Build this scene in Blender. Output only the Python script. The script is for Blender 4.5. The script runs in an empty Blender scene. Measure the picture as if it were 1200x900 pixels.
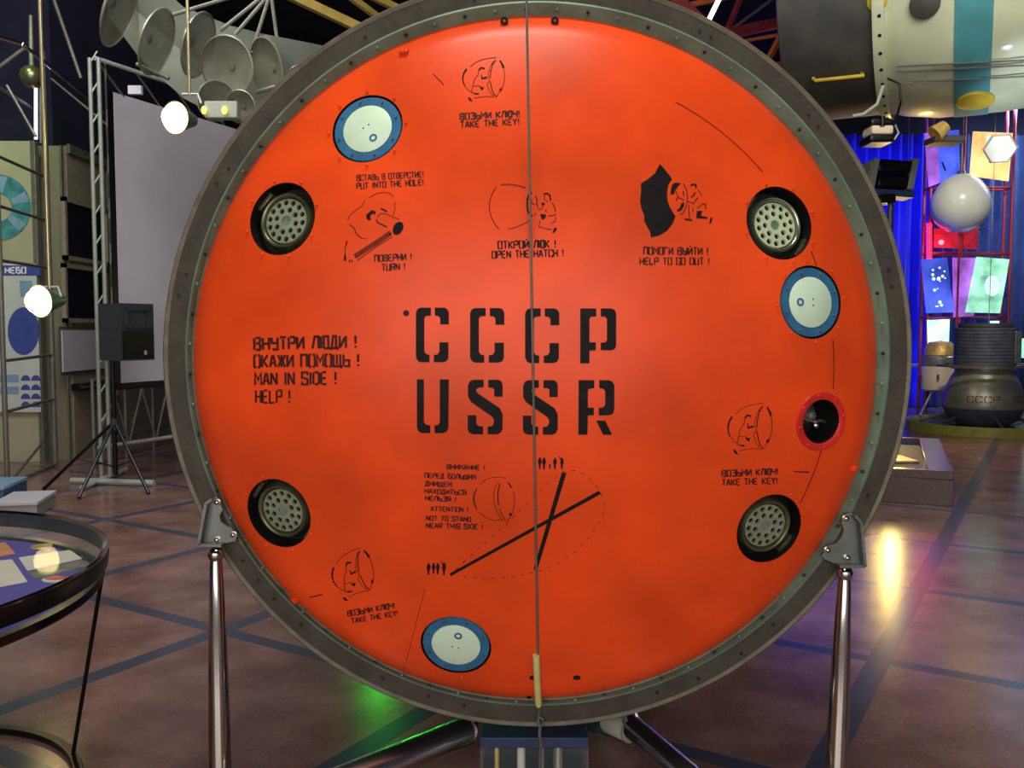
import bpy, bmesh, math, random
import numpy as np
from mathutils import Vector, Matrix, Quaternion
random.seed(7)
SC = bpy.context.scene
COL = SC.collection
# ------------------------------------------------------------------ camera, world, lights, exposure
F = 1040.0; PITCH = math.radians(3.5); H = 1.5
cd = bpy.data.cameras.new('camera'); cam = bpy.data.objects.new('camera', cd); COL.objects.link(cam)
cd.sensor_width = 36; cd.lens = 36 * F / 1200; cd.clip_end = 100; cd.clip_start = .05
cam.location = (0, 0, H); cam.rotation_euler = (math.pi / 2 - PITCH, 0, 0)
SC.camera = cam
SC.view_settings.view_transform = 'Standard'; SC.view_settings.look = 'None'
SC.view_settings.exposure = 0.0; SC.view_settings.gamma = 1.0
SC.view_settings.use_curve_mapping = False
wd = bpy.data.worlds.new('world'); SC.world = wd; wd.use_nodes = True
wd.node_tree.nodes['Background'].inputs[0].default_value = (.66, .66, .7, 1)
wd.node_tree.nodes['Background'].inputs[1].default_value = .42

def area(name, loc, target, sx, sy, power, col):
    l = bpy.data.lights.new(name, 'AREA'); l.shape = 'RECTANGLE'; l.size = sx; l.size_y = sy
    l.energy = power; l.color = col
    o = bpy.data.objects.new(name, l); COL.objects.link(o); o.location = loc
    d = Vector(target) - Vector(loc); o.rotation_euler = d.to_track_quat('-Z', 'Y').to_euler()
    return o
def spot(name, loc, target, power, col, ang=50, r=.08, blend=.5):
    l = bpy.data.lights.new(name, 'SPOT'); l.energy = power; l.color = col
    l.spot_size = math.radians(ang); l.spot_blend = blend; l.shadow_soft_size = r
    o = bpy.data.objects.new(name, l); COL.objects.link(o); o.location = loc
    d = Vector(target) - Vector(loc); o.rotation_euler = d.to_track_quat('-Z', 'Y').to_euler()
    return o
area('hall_window_light', (-.5, -3.6, 2.3), (0, 2.6, 1.25), 6.5, 3.2, 235, (1, .95, .88))
area('ceiling_light_front', (-.1, 1.5, 5.7), (0, 2.5, 1.2), 1.6, .8, 112, (1, .95, .82))
area('hall_light_left', (-3.4, 5.6, 5.6), (-4.4, 9.4, 1.6), 2.5, 2, 170, (.97, .95, .95))
area('hall_light_right', (2.6, 3.4, 4.6), (4.2, 7.0, 3.2), 2.2, 1.6, 100, (1, .97, .88))
area('curtain_wash_top', (6.6, 15.95, 6.2), (6.6, 17.05, 2.0), 4.0, .25, 90, (.05, .06, 1)).data.spread = math.radians(70)
area('curtain_wash_floor', (6.4, 16.3, .25), (6.4, 17.05, 2.6), 3.2, .25, 30, (.05, .06, 1))
area('teal_wash', (10.0, 15.9, 5.4), (10.0, 17.05, 2.0), 2.4, .3, 170, (.45, .65, .9))
spot('craft_spot', (6.0, 9.6, 5.0), (7.1, 14.4, 1.1), 520, (1, .93, .8), 30)
spot('sphere_spot', (6.2, 11.0, 5.6), (7.9, 15.5, 3.6), 600, (1, .96, .85), 24)
spot('violet_floor_wash', (6.6, 11.4, 4.4), (5.9, 10.4, 0), 60, (.7, .35, 1), 40)
spot('satellite_underlight', (3.5, 6.0, 1.6), (4.2, 6.6, 3.3), 110, (.75, .88, 1), 55)
spot('green_wash_left', (-4.9, 8.3, 5.2), (-5.5, 9.95, 3.3), 70, (.4, 1, .25), 40)

# ------------------------------------------------------------------ pixel helpers (1200 x 900)
CP, SP = math.cos(PITCH), math.sin(PITCH)
def ray(px, py):
    u = (px - 600) / F; v = (450 - py) / F
    return Vector((u, CP + v * SP, -SP + v * CP))
def P(px, py, Y):
    d = ray(px, py); t = Y / d.y
    return Vector((d.x * t, Y, H + d.z * t))
def PX(px, py, X):
    d = ray(px, py); t = X / d.x
    return Vector((X, d.y * t, H + d.z * t))
def PZ(px, py, Z):
    d = ray(px, py); t = (Z - H) / d.z
    return Vector((d.x * t, d.y * t, Z))

# ------------------------------------------------------------------ materials
MATS = {}
def lin(c):
    return tuple((x / 12.92 if x <= .04045 else ((x + .055) / 1.055) ** 2.4) for x in [v / 255 for v in c])
def mat(name, rgb, rough=.5, metal=0., var=.12, scale=6., bump=0., bscale=40., emit=0., trans=0., coat=0., alpha=1., ior=1.45, spec=.5):
    if name in MATS: return MATS[name]
    m = bpy.data.materials.new(name); m.use_nodes = True
    nt = m.node_tree; b = nt.nodes['Principled BSDF']
    c = lin(rgb)
    tc = nt.nodes.new('ShaderNodeTexCoord')
    n = nt.nodes.new('ShaderNodeTexNoise'); n.inputs['Scale'].default_value = scale; n.inputs['Detail'].default_value = 6
    nt.links.new(tc.outputs['Object'], n.inputs['Vector'])
    r = nt.nodes.new('ShaderNodeValToRGB')
    lo = [max(0, x * (1 - var * 1.6)) for x in c]; hi = [min(1, x * (1 + var)) for x in c]
    r.color_ramp.elements[0].position = .3; r.color_ramp.elements[1].position = .7
    r.color_ramp.elements[0].color = (*lo, 1); r.color_ramp.elements[1].color = (*hi, 1)
    nt.links.new(n.outputs['Fac'], r.inputs['Fac'])
    nt.links.new(r.outputs['Color'], b.inputs['Base Color'])
    b.inputs['Roughness'].default_value = rough; b.inputs['Metallic'].default_value = metal
    b.inputs['IOR'].default_value = ior; b.inputs['Specular IOR Level'].default_value = spec
    if coat: b.inputs['Coat Weight'].default_value = coat; b.inputs['Coat Roughness'].default_value = .08
    if trans: b.inputs['Transmission Weight'].default_value = trans
    if alpha < 1: b.inputs['Alpha'].default_value = alpha
    if emit:
        nt.links.new(r.outputs['Color'], b.inputs['Emission Color']); b.inputs['Emission Strength'].default_value = emit
    if bump:
        n2 = nt.nodes.new('ShaderNodeTexNoise'); n2.inputs['Scale'].default_value = bscale; n2.inputs['Detail'].default_value = 4
        nt.links.new(tc.outputs['Object'], n2.inputs['Vector'])
        bp = nt.nodes.new('ShaderNodeBump'); bp.inputs['Strength'].default_value = bump; bp.inputs['Distance'].default_value = .01
        nt.links.new(n2.outputs['Fac'], bp.inputs['Height']); nt.links.new(bp.outputs['Normal'], b.inputs['Normal'])
    MATS[name] = m
    return m
M = {}
M['orange'] = mat('orange_paint', (237, 77, 27), .33, 0, .14, 3.2, .05, 5, spec=.27)
M['ablator'] = mat('brown_ablative_coating', (66, 61, 51), .8, 0, .2, 14, .3, 60)
M['rim'] = mat('worn_rim', (104, 100, 82), .6, 0, .2, 20)
M['green'] = mat('grey_green_primer', (104, 132, 114), .5, .1, .2, 9)
M['black'] = mat('black_stencil_paint', (26, 24, 25), .6, 0, .2, 18, spec=.15)
M['faded'] = mat('faded_stencil_paint', (120, 42, 24), .6, 0, .2, 30, spec=.15)
M['small'] = mat('thin_stencil_paint', (66, 34, 34), .6, 0, .3, 25, spec=.15)
M['dark'] = mat('dark_cavity', (22, 22, 20), .6, .2, .3, 12)
M['olive'] = mat('olive_metal', (120, 118, 92), .32, .75, .25, 20)
M['plate'] = mat('perforated_plate_metal', (160, 168, 140), .45, .45, .15, 30)
M['plate2'] = mat('bright_perforated_plate', (206, 220, 178), .4, .2, .08, 30)
M['brightring'] = mat('bright_ring_metal', (170, 176, 152), .22, .9, .1, 20)
M['blue'] = mat('blue_cover_ring', (48, 108, 148), .45, 0, .15, 14)
M['cream'] = mat('pale_cover_plate', (212, 238, 210), .45, 0, .04, 10)
M['redring'] = mat('red_plastic_ring', (214, 48, 40), .3, 0, .1, 20)
M['chrome'] = mat('polished_steel', (190, 186, 178), .12, 1, .05, 8)
M['satin'] = mat('satin_steel', (206, 208, 214), .26, 1, .05, 8)
M['steel'] = mat('grey_steel', (122, 126, 122), .42, .7, .15, 14)
M['white_steel'] = mat('white_painted_tube', (190, 198, 188), .4, .2, .1, 9)
M['greytube'] = mat('grey_tube', (120, 120, 108), .45, .4, .15, 9)
M['postgrey'] = mat('weathered_grey_post', (150, 156, 142), .45, .2, .1, 9)
M['brass'] = mat('brass_rod', (206, 192, 150), .3, .8, .1, 9)
M['bulb'] = mat('lamp_glow', (255, 226, 150), .3, 0, .02, 5, emit=24)
M['blackplastic'] = mat('black_plastic', (50, 56, 62), .5, 0, .15, 30, .2, 200)
M['blackmetal'] = mat('black_metal', (22, 22, 24), .3, .4, .15, 20)
M['screen'] = mat('projection_fabric', (196, 192, 200), .8, 0, .03, 3)
M['beige'] = mat('beige_panel', (142, 134, 112), .7, 0, .1, 5)
M['board'] = mat('pale_board', (176, 172, 140), .6, 0, .06, 4)
M['navy'] = mat('navy_cloth', (27, 27, 52), .9, 0, .3, 2)
M['ceil'] = mat('dark_ceiling', (20, 20, 30), .9, 0, .3, 2)
M['yellowbeam'] = mat('yellow_steel_beam', (168, 142, 62), .6, 0, .15, 5)
M['redbeam'] = mat('dark_red_beam', (150, 52, 58), .6, 0, .2, 5)
M['orangebeam'] = mat('orange_brace', (214, 112, 60), .6, 0, .15, 5)
M['pinkbeam'] = mat('pink_beam', (224, 72, 92), .6, 0, .15, 5)
M['white'] = mat('white_enamel', (226, 226, 214), .25, 0, .04, 5, coat=.5)
M['sat'] = mat('pale_green_white_hull', (196, 204, 172), .4, .05, .1, 3, coat=.2)
M['satgrey'] = mat('dark_grey_hull', (78, 78, 74), .5, .3, .2, 4)
M['teal'] = mat('teal_stripe', (74, 142, 150), .45, 0, .12, 6)
M['yellow'] = mat('yellow_cover', (190, 164, 44), .5, 0, .12, 9)
M['glass'] = mat('clear_glass', (170, 180, 186), .02, 0, 0, 4, alpha=.06, ior=1.3)
M['curtain'] = mat('blue_curtain', (48, 52, 200), .85, 0, .12, 3)
M['curtaindark'] = mat('dark_blue_curtain', (58, 74, 120), .85, 0, .15, 3)
M['purple'] = mat('violet_velvet', (86, 74, 176), .8, 0, .12, 14)
M['paper'] = mat('white_paper', (236, 230, 214), .7, 0, .05, 12)
M['greenpaper'] = mat('pale_green_paper', (176, 202, 170), .7, 0, .05, 12)
M['oldpaper'] = mat('grey_photo_print', (128, 132, 104), .6, 0, .35, 18)
M['orangepaper'] = mat('orange_card', (232, 150, 92), .6, 0, .1, 12)
M['bluebox'] = mat('blue_painted_box', (60, 92, 140), .5, 0, .1, 6)
M['casetop'] = mat('dark_blue_case_top', (44, 60, 92), .5, 0, .1, 6)
M['greybox'] = mat('grey_white_box', (150, 150, 146), .6, 0, .08, 6)
M['brownbox'] = mat('brown_granite_plinth', (74, 54, 50), .25, 0, .25, 40)
M['silver'] = mat('silver_skin', (168, 166, 148), .36, .55, .12, 7)
M['cratedark'] = mat('dark_ribbed_skin', (84, 88, 100), .45, .2, .2, 9)
M['gold'] = mat('gold_foil', (236, 196, 110), .35, .4, .2, 20, .6, 50)
M['creamhull'] = mat('cream_hull', (226, 206, 180), .5, 0, .06, 8)
M['redletter'] = mat('red_lettering', (140, 50, 44), .5, 0, .1, 20)
M['mesh_grey'] = mat('pale_grey_cloth', (164, 172, 156), .8, 0, .1, 3)
M['dish'] = mat('smoked_dish', (126, 122, 104), .45, .0, .25, 5, alpha=.6)
M['dishrim'] = mat('dish_rim', (140, 138, 124), .3, .3, .1, 9)
M['posterwhite'] = mat('poster_paper', (202, 208, 200), .5, 0, .04, 5)
M['posterblue'] = mat('poster_blue', (66, 84, 160), .5, 0, .1, 5)
M['posterlight'] = mat('poster_light_blue', (132, 166, 196), .5, 0, .1, 5)
M['letterwhite'] = mat('white_lettering', (232, 232, 240), .5, 0, .02, 5)
M['emblem'] = mat('teal_emblem', (70, 146, 150), .5, 0, .3, 9)
M['darkglass'] = mat('dark_window_glass', (30, 30, 38), .12, 0, .2, 2)
M['yellowring'] = mat('olive_yellow_rim', (150, 146, 66), .5, 0, .2, 9)
M['warmsmall'] = mat('small_warm_lamp', (255, 210, 90), .3, 0, .02, 4, emit=2)
M['whiteglow'] = mat('white_glow_tube', (220, 226, 255), .4, 0, .02, 4, emit=3)  # glow for the strip light and for a chrome tube's reflections
M['pic_blue'] = mat('blue_glow_panel', (70, 90, 235), .3, 0, .5, 1.6, emit=1.3)  # picture panels: the spotlight falling on them is put in as emission
M['pic_violet'] = mat('violet_glow_panel', (170, 100, 215), .3, 0, .4, 3, emit=.9)
M['pic_warm'] = mat('warm_glow_panel', (255, 176, 110), .3, 0, .3, 2, emit=2.2)
M['pic_green'] = mat('green_glow_panel', (150, 232, 190), .3, 0, .4, 3, emit=1.5)
M['pic_white'] = mat('white_glow_panel', (190, 226, 245), .3, 0, .2, 4, emit=1.6)
M['pic_red'] = mat('red_glow_panel', (190, 40, 60), .3, 0, .4, 3, emit=.7)
M['redlamp'] = mat('red_lamp', (255, 40, 50), .3, 0, .02, 3, emit=25)
M['greenlamp'] = mat('green_lamp', (40, 255, 60), .3, 0, .02, 3, emit=160)
M['warmlamp'] = mat('warm_flood', (255, 214, 120), .3, 0, .02, 3, emit=50)
M['redglow'] = mat('added_red_glow', (255, 14, 36), .3, 0, .02, 3, emit=12)  # added glow on the tower upright, which has no lamp
M['redtube'] = mat('red_frame_tube', (170, 60, 78), .4, .3, .1, 8)
M['cable'] = mat('green_grey_cable', (112, 116, 104), .5, .4, .15, 50)
M['tube_yellow'] = mat('pale_yellow_sleeve', (212, 206, 130), .5, 0, .06, 20)

def floor_material():
    m = bpy.data.materials.new('terrazzo_floor'); m.use_nodes = True
    nt = m.node_tree; b = nt.nodes['Principled BSDF']; L = nt.links.new
    tc = nt.nodes.new('ShaderNodeTexCoord'); sep = nt.nodes.new('ShaderNodeSeparateXYZ'); L(tc.outputs['Object'], sep.inputs[0])
    def math_(op, a, bb=None):
        n = nt.nodes.new('ShaderNodeMath'); n.operation = op
        for i, v in enumerate((a, bb)):
            if v is None: continue
            if hasattr(v, 'links'): L(v, n.inputs[i])
            else: n.inputs[i].default_value = v
        return n.outputs[0]
    a = math.radians(58.5)
    def strip(cx, cy, off, period, half):
        s = math_('ADD', math_('MULTIPLY', sep.outputs[0], cx), math_('MULTIPLY', sep.outputs[1], cy))
        k = math_('DIVIDE', math_('SUBTRACT', s, off), period)
        fr = math_('ABSOLUTE', math_('SUBTRACT', math_('FRACT', math_('ADD', k, .5)), .5))
        return math_('LESS_THAN', fr, half / period), s
    m1, s1 = strip(math.sin(a), -math.cos(a), -.64, 1.435, .05)
    m2, s2 = strip(math.cos(a), math.sin(a), 2.95, 1.29, .042)
    mask = math_('MAXIMUM', m1, m2)
    n1 = nt.nodes.new('ShaderNodeTexNoise'); n1.inputs['Scale'].default_value = 3.2; n1.inputs['Detail'].default_value = 8
    n2 = nt.nodes.new('ShaderNodeTexVoronoi'); n2.inputs['Scale'].default_value = 85
    L(tc.outputs['Object'], n1.inputs['Vector']); L(tc.outputs['Object'], n2.inputs['Vector'])
    r1 = nt.nodes.new('ShaderNodeValToRGB'); r1.color_ramp.elements[0].position = .3; r1.color_ramp.elements[1].position = .72
    r1.color_ramp.elements[0].color = (*lin((122, 86, 82)), 1); r1.color_ramp.elements[1].color = (*lin((172, 132, 124)), 1)
    L(n1.outputs['Fac'], r1.inputs['Fac'])
    mx = nt.nodes.new('ShaderNodeMix'); mx.data_type = 'RGBA'; mx.blend_type = 'MULTIPLY'
    mx.inputs[0].default_value = .28
    L(r1.outputs['Color'], mx.inputs[6]); L(n2.outputs['Color'], mx.inputs[7])
    mx2 = nt.nodes.new('ShaderNodeMix'); mx2.data_type = 'RGBA'
    L(mask, mx2.inputs[0]); L(mx.outputs[2], mx2.inputs[6]); mx2.inputs[7].default_value = (*lin((76, 80, 100)), 1)
    L(mx2.outputs[2], b.inputs['Base Color'])
    b.inputs['Roughness'].default_value = .19
    b.inputs['IOR'].default_value = 1.36
    return m
M['floor'] = floor_material()

# ------------------------------------------------------------------ mesh builder
WL = {}
def tag(o, label=None, cat=None, group=None, kind=None):
    if label: o['label'] = label
    if cat: o['category'] = cat
    if group: o['group'] = group
    if kind: o['kind'] = kind
    return o
def thing(name, label, cat, loc, group=None):
    o = bpy.data.objects.new(name, None); COL.objects.link(o); o.location = loc; o.empty_display_size = .1
    WL[o] = Vector(loc)
    return tag(o, label, cat, group)
def frame_of(axis):
    return Vector(axis).normalized().to_track_quat('Z', 'Y').to_matrix().to_4x4()
class MB:
    def __init__(self): self.bm = bmesh.new(); self.sm = 180
    def grid(self, rows, closed_u=True, cap0=False, cap1=False):
        vs = [[self.bm.verts.new(p) for p in r] for r in rows]
        n = len(rows[0])
        for i in range(len(rows) - 1):
            for j in range(n if closed_u else n - 1):
                k = (j + 1) % n
                try: self.bm.faces.new((vs[i][j], vs[i][k], vs[i + 1][k], vs[i + 1][j]))
                except ValueError: pass
        if cap0: self.bm.faces.new(list(reversed(vs[0])))
        if cap1: self.bm.faces.new(vs[-1])
        return self
    def lathe(self, prof, mtx=None, n=48, closed=False, cap0=None, cap1=None):
        mtx = mtx or Matrix()
        rows = []
        for r, h in prof:
            rows.append([mtx @ Vector((r * math.cos(2 * math.pi * k / n), r * math.sin(2 * math.pi * k / n), h)) for k in range(n)])
        if closed: rows.append(rows[0])
        if closed:
            vs = [[self.bm.verts.new(p) for p in r] for r in rows[:-1]]; vs.append(vs[0])
            for i in range(len(vs) - 1):
                for j in range(n):
                    k = (j + 1) % n
                    self.bm.faces.new((vs[i][j], vs[i][k], vs[i + 1][k], vs[i + 1][j]))
            return self
        return self.grid(rows, True, prof[0][0] > 1e-6 if cap0 is None else cap0, prof[-1][0] > 1e-6 if cap1 is None else cap1)
    def cyl(self, p0, p1, r0, r1=None, n=16, caps=True):
        p0, p1 = Vector(p0), Vector(p1); r1 = r0 if r1 is None else r1
        m = Matrix.Translation(p0) @ frame_of(p1 - p0)
        return self.lathe([(r0, 0), (r1, (p1 - p0).length)], m, n, False, caps, caps)
    def tube(self, pts, r, n=10, closed=False):
        pts = [Vector(p) for p in pts]; N = len(pts); rows = []
        up = None
        for i, p in enumerate(pts):
            if closed: t = pts[(i + 1) % N] - pts[i - 1]
            else: t = pts[min(i + 1, N - 1)] - pts[max(i - 1, 0)]
            t.normalize()
            if up is None:
                up = Vector((0, 0, 1)) if abs(t.z) < .9 else Vector((1, 0, 0))
            a = t.cross(up).normalized(); b = a.cross(t).normalized(); up = b
            rr = r[i] if isinstance(r, (list, tuple)) else r
            rows.append([p + a * rr * math.cos(2 * math.pi * k / n) + b * rr * math.sin(2 * math.pi * k / n) for k in range(n)])
        if closed:
            vs = [[self.bm.verts.new(q) for q in rw] for rw in rows]; vs.append(vs[0])
            for i in range(N):
                for j in range(n):
                    k = (j + 1) % n; self.bm.faces.new((vs[i][j], vs[i][k], vs[i + 1][k], vs[i + 1][j]))
            return self
        return self.grid(rows, True, True, True)
    def box(self, lo, hi, mtx=None, bev=0.0):
        mtx = mtx or Matrix(); x0, y0, z0 = lo; x1, y1, z1 = hi
        c = [(x0, y0, z0), (x1, y0, z0), (x1, y1, z0), (x0, y1, z0), (x0, y0, z1), (x1, y0, z1), (x1, y1, z1), (x0, y1, z1)]
        v = [self.bm.verts.new(mtx @ Vector(p)) for p in c]
        fs = [self.bm.faces.new([v[i] for i in q]) for q in ((0, 3, 2, 1), (4, 5, 6, 7), (0, 1, 5, 4), (1, 2, 6, 5), (2, 3, 7, 6), (3, 0, 4, 7))]
        self.sm = 22
        if bev:
            ed = list({e for f in fs for e in f.edges})
            bmesh.ops.bevel(self.bm, geom=ed, offset=bev, segments=2, affect='EDGES', profile=.5)
        return self
    def prism(self, pts, depth):
        """closed outline (3D, planar) pushed along vector depth"""
        pts = [Vector(p) for p in pts]; d = Vector(depth)
        a = [self.bm.verts.new(p) for p in pts]; b = [self.bm.verts.new(p + d) for p in pts]; n = len(pts)
        fa = self.bm.faces.new(a); fb = self.bm.faces.new(list(reversed(b)))
        for i in range(n):
            j = (i + 1) % n; self.bm.faces.new((a[i], b[i], b[j], a[j]))
        return self
    def sphere(self, c, r, n=24, m=14, sx=1, sy=1, sz=1):
        bmesh.ops.create_uvsphere(self.bm, u_segments=n, v_segments=m, radius=r, matrix=Matrix.Translation(c) @ Matrix.Diagonal((sx, sy, sz, 1)))
        return self
    def build(self, name, m, parent=None, mtx=None, origin=None, smooth=40, local=False):
        bm = self.bm
        bmesh.ops.recalc_face_normals(bm, faces=bm.faces)
        me = bpy.data.meshes.new(name)
        off = Vector((0, 0, 0))
        if mtx is None and not local:
            if parent is not None: off = WL[parent]
            else:
                if origin is None:
                    cs = [v.co for v in bm.verts]
                    origin = Vector(((min(c.x for c in cs) + max(c.x for c in cs)) / 2, (min(c.y for c in cs) + max(c.y for c in cs)) / 2, min(c.z for c in cs)))
                off = Vector(origin)
            bmesh.ops.translate(bm, verts=bm.verts, vec=-off)
        bm.to_mesh(me); bm.free()
        me.materials.append(m)
        if smooth:
            for p in me.polygons: p.use_smooth = True
            me.set_sharp_from_angle(angle=math.radians(min(smooth, self.sm)))
        o = bpy.data.objects.new(name, me); COL.objects.link(o)
        if parent is not None:
            o.parent = parent; WL[o] = WL.get(parent, Vector((0, 0, 0)))
            if mtx is not None: o.matrix_local = mtx
        else:
            o.location = off; WL[o] = off
        return o
def boolean(o, cutter_bm):
    me = bpy.data.meshes.new('cut'); bmesh.ops.recalc_face_normals(cutter_bm, faces=cutter_bm.faces); cutter_bm.to_mesh(me); cutter_bm.free()
    c = bpy.data.objects.new('cut', me); COL.objects.link(c)
    c.matrix_world = Matrix.Translation(o.matrix_local.translation) if o.parent is None else Matrix.Translation(WL[o])
    md = o.modifiers.new('b', 'BOOLEAN'); md.operation = 'DIFFERENCE'; md.object = c; md.solver = 'EXACT'
    bpy.context.view_layer.update()
    dg = bpy.context.evaluated_depsgraph_get()
    new = bpy.data.meshes.new_from_object(o.evaluated_get(dg))
    o.modifiers.clear(); o.data = new
    bpy.data.objects.remove(c)
    for p in new.polygons: p.use_smooth = True
    new.set_sharp_from_angle(angle=math.radians(35))
def dup_tree(root, loc, label):
    r = root.copy(); COL.objects.link(r); r.location = loc; r['label'] = label
    for ch in list(root.children):
        c = ch.copy(); COL.objects.link(c); c.parent = r
        for g in ch.children:
            d = g.copy(); COL.objects.link(d); d.parent = c
    return r
def struct(mb, name, m, smooth=40):
    o = mb.build(name, m, origin=(0, 0, 0), smooth=smooth); o['kind'] = 'structure'; return o

# ------------------------------------------------------------------ stencil alphabet
G = {
'A': [[(0,0),(1.6,6)],[(2.4,6),(4,0)],[(1.1,2),(2.9,2)]],
'B': [[(0,0),(0,6)],[(1,6),(3.4,6),(4,5),(3.2,3.2),(1,3.2)],[(3.2,3.2),(4,2),(3.6,0),(1,0)]],
'Б': [[(0,0),(0,6),(3.6,6)],[(.9,3.4),(3.4,3.4),(4,2.4),(4,1),(3.4,0),(.9,0)]],
'C': [[(1.6,6),(.4,6),(0,5.4),(0,.6),(.4,0),(1.6,0)],[(2.4,6),(3.6,6),(4,5.4),(4,4.3)],[(2.4,0),(3.6,0),(4,.6),(4,1.7)]],
'D': [[(0,0),(0,6)],[(1,6),(3,6),(4,5),(4,1),(3,0),(1,0)]],
'Д': [[(0,-.9),(0,0),(4.2,0),(4.2,-.9)],[(.6,.5),(1.6,6),(3.4,6),(3.4,.5)]],
'E': [[(0,0),(0,6)],[(.9,6),(3.8,6)],[(.9,3),(3.2,3)],[(.9,0),(3.8,0)]],
'G': [[(1.6,6),(0,6),(0,0),(1.6,0)],[(2.4,6),(4,6),(4,4.5)],[(2.4,0),(4,0),(4,2.8),(2.6,2.8)]],
'Г': [[(0,0),(0,6),(3.8,6)]],
'H': [[(0,0),(0,6)],[(4,0),(4,6)],[(.8,3),(3.2,3)]],
'I': [[(.5,0),(.5,6)]],
'И': [[(0,6),(0,0)],[(4,0),(4,6)],[(.6,.8),(3.4,5.2)]],
'Й': [[(0,6),(0,0)],[(4,0),(4,6)],[(.6,.8),(3.4,5.2)],[(1.2,7.2),(2.8,7.2)]],
'N': [[(0,0),(0,6)],[(4,0),(4,6)],[(.6,5.2),(3.4,.8)]],
'K': [[(0,0),(0,6)],[(3.9,6),(1,3),(3.9,0)]],
'L': [[(0,6),(0,0),(3.8,0)]],
'Л': [[(0,0),(1.6,6),(4,6),(4,0)]],
'M': [[(0,0),(0,6),(2.2,2.5),(4.4,6),(4.4,0)]],
'O': [[(1.6,6),(.4,6),(0,5.4),(0,.6),(.4,0),(1.6,0)],[(2.4,6),(3.6,6),(4,5.4),(4,.6),(3.6,0),(2.4,0)]],
'П': [[(0,0),(0,6),(4,6),(4,0)]],
'P': [[(0,0),(0,6)],[(1,6),(3.6,6),(4,5.4),(4,3.4),(3.6,3),(1,3)]],
'R': [[(0,0),(0,6)],[(1,6),(3.6,6),(4,5.4),(4,3.4),(3.6,3),(1,3)],[(2.2,2.6),(4,0)]],
'S': [[(4,4.6),(4,6),(0,6),(0,3.4),(4,2.6),(4,0),(0,0),(0,1.4)]],
'T': [[(2,0),(2,5.1)],[(0,6),(4,6)]],
'U': [[(0,6),(0,0),(1.6,0)],[(2.4,0),(4,0),(4,6)]],
'У': [[(0,6),(.2,3.4),(3.4,3)],[(4,6),(4,0),(.6,0)]],
'Y': [[(0,6),(2,3),(4,6)],[(2,2.4),(2,0)]],
'X': [[(0,0),(4,6)],[(0,6),(4,0)]],
'Ж': [[(2.5,0),(2.5,6)],[(0,6),(1.9,3),(0,0)],[(5,6),(3.1,3),(5,0)]],
'З': [[(0,6),(4,6),(4,3.4),(1.4,3.2)],[(4,2.8),(4,0),(0,0)]],
'Ч': [[(0,6),(0,3),(3.2,3)],[(4,6),(4,0)]],
'Ш': [[(0,6),(0,0),(4.8,0),(4.8,6)],[(2.4,.8),(2.4,6)]],
'Щ': [[(0,6),(0,0),(4.8,0),(4.8,6)],[(2.4,.8),(2.4,6)],[(5,0),(5.5,0),(5.5,-1.1)]],
'Ь': [[(0,6),(0,0)],[(.8,0),(4,0),(4,3),(.8,3)]],
'Ы': [[(0,6),(0,0)],[(.7,0),(3,0),(3,3),(.7,3)],[(4.6,0),(4.6,6)]],
'Ю': [[(0,0),(0,6)],[(0,3),(1.5,3)],[(1.8,0),(1.8,6),(4.8,6),(4.8,0),(1.8,0)]],
'Я': [[(4,0),(4,6)],[(3.2,6),(0,6),(0,3),(3.2,3)],[(2,2.6),(0,0)]],
'!': [[(.5,6),(.5,2)],[(.5,.9),(.5,0)]],
}
for cyr, la in zip('АВЕКМНОРСТХ', 'ABEKMHOPCTX'): G[cyr] = G[la]
WIDE = {'I': 1, '!': 1, 'M': 4.4, 'М': 4.4, 'Ж': 5, 'Ш': 4.8, 'Щ': 5.5, 'Ы': 4.6, 'Ю': 4.8, ' ': 2.6, 'Д': 4.2}
def layout(text, gap=1.6):
    x = 0; out = []
    for ch in text:
        w = WIDE.get(ch, 4)
        for st in G.get(ch, []): out.append([(x + a, b) for a, b in st])
        x += w + gap
    return out, x - gap
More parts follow.
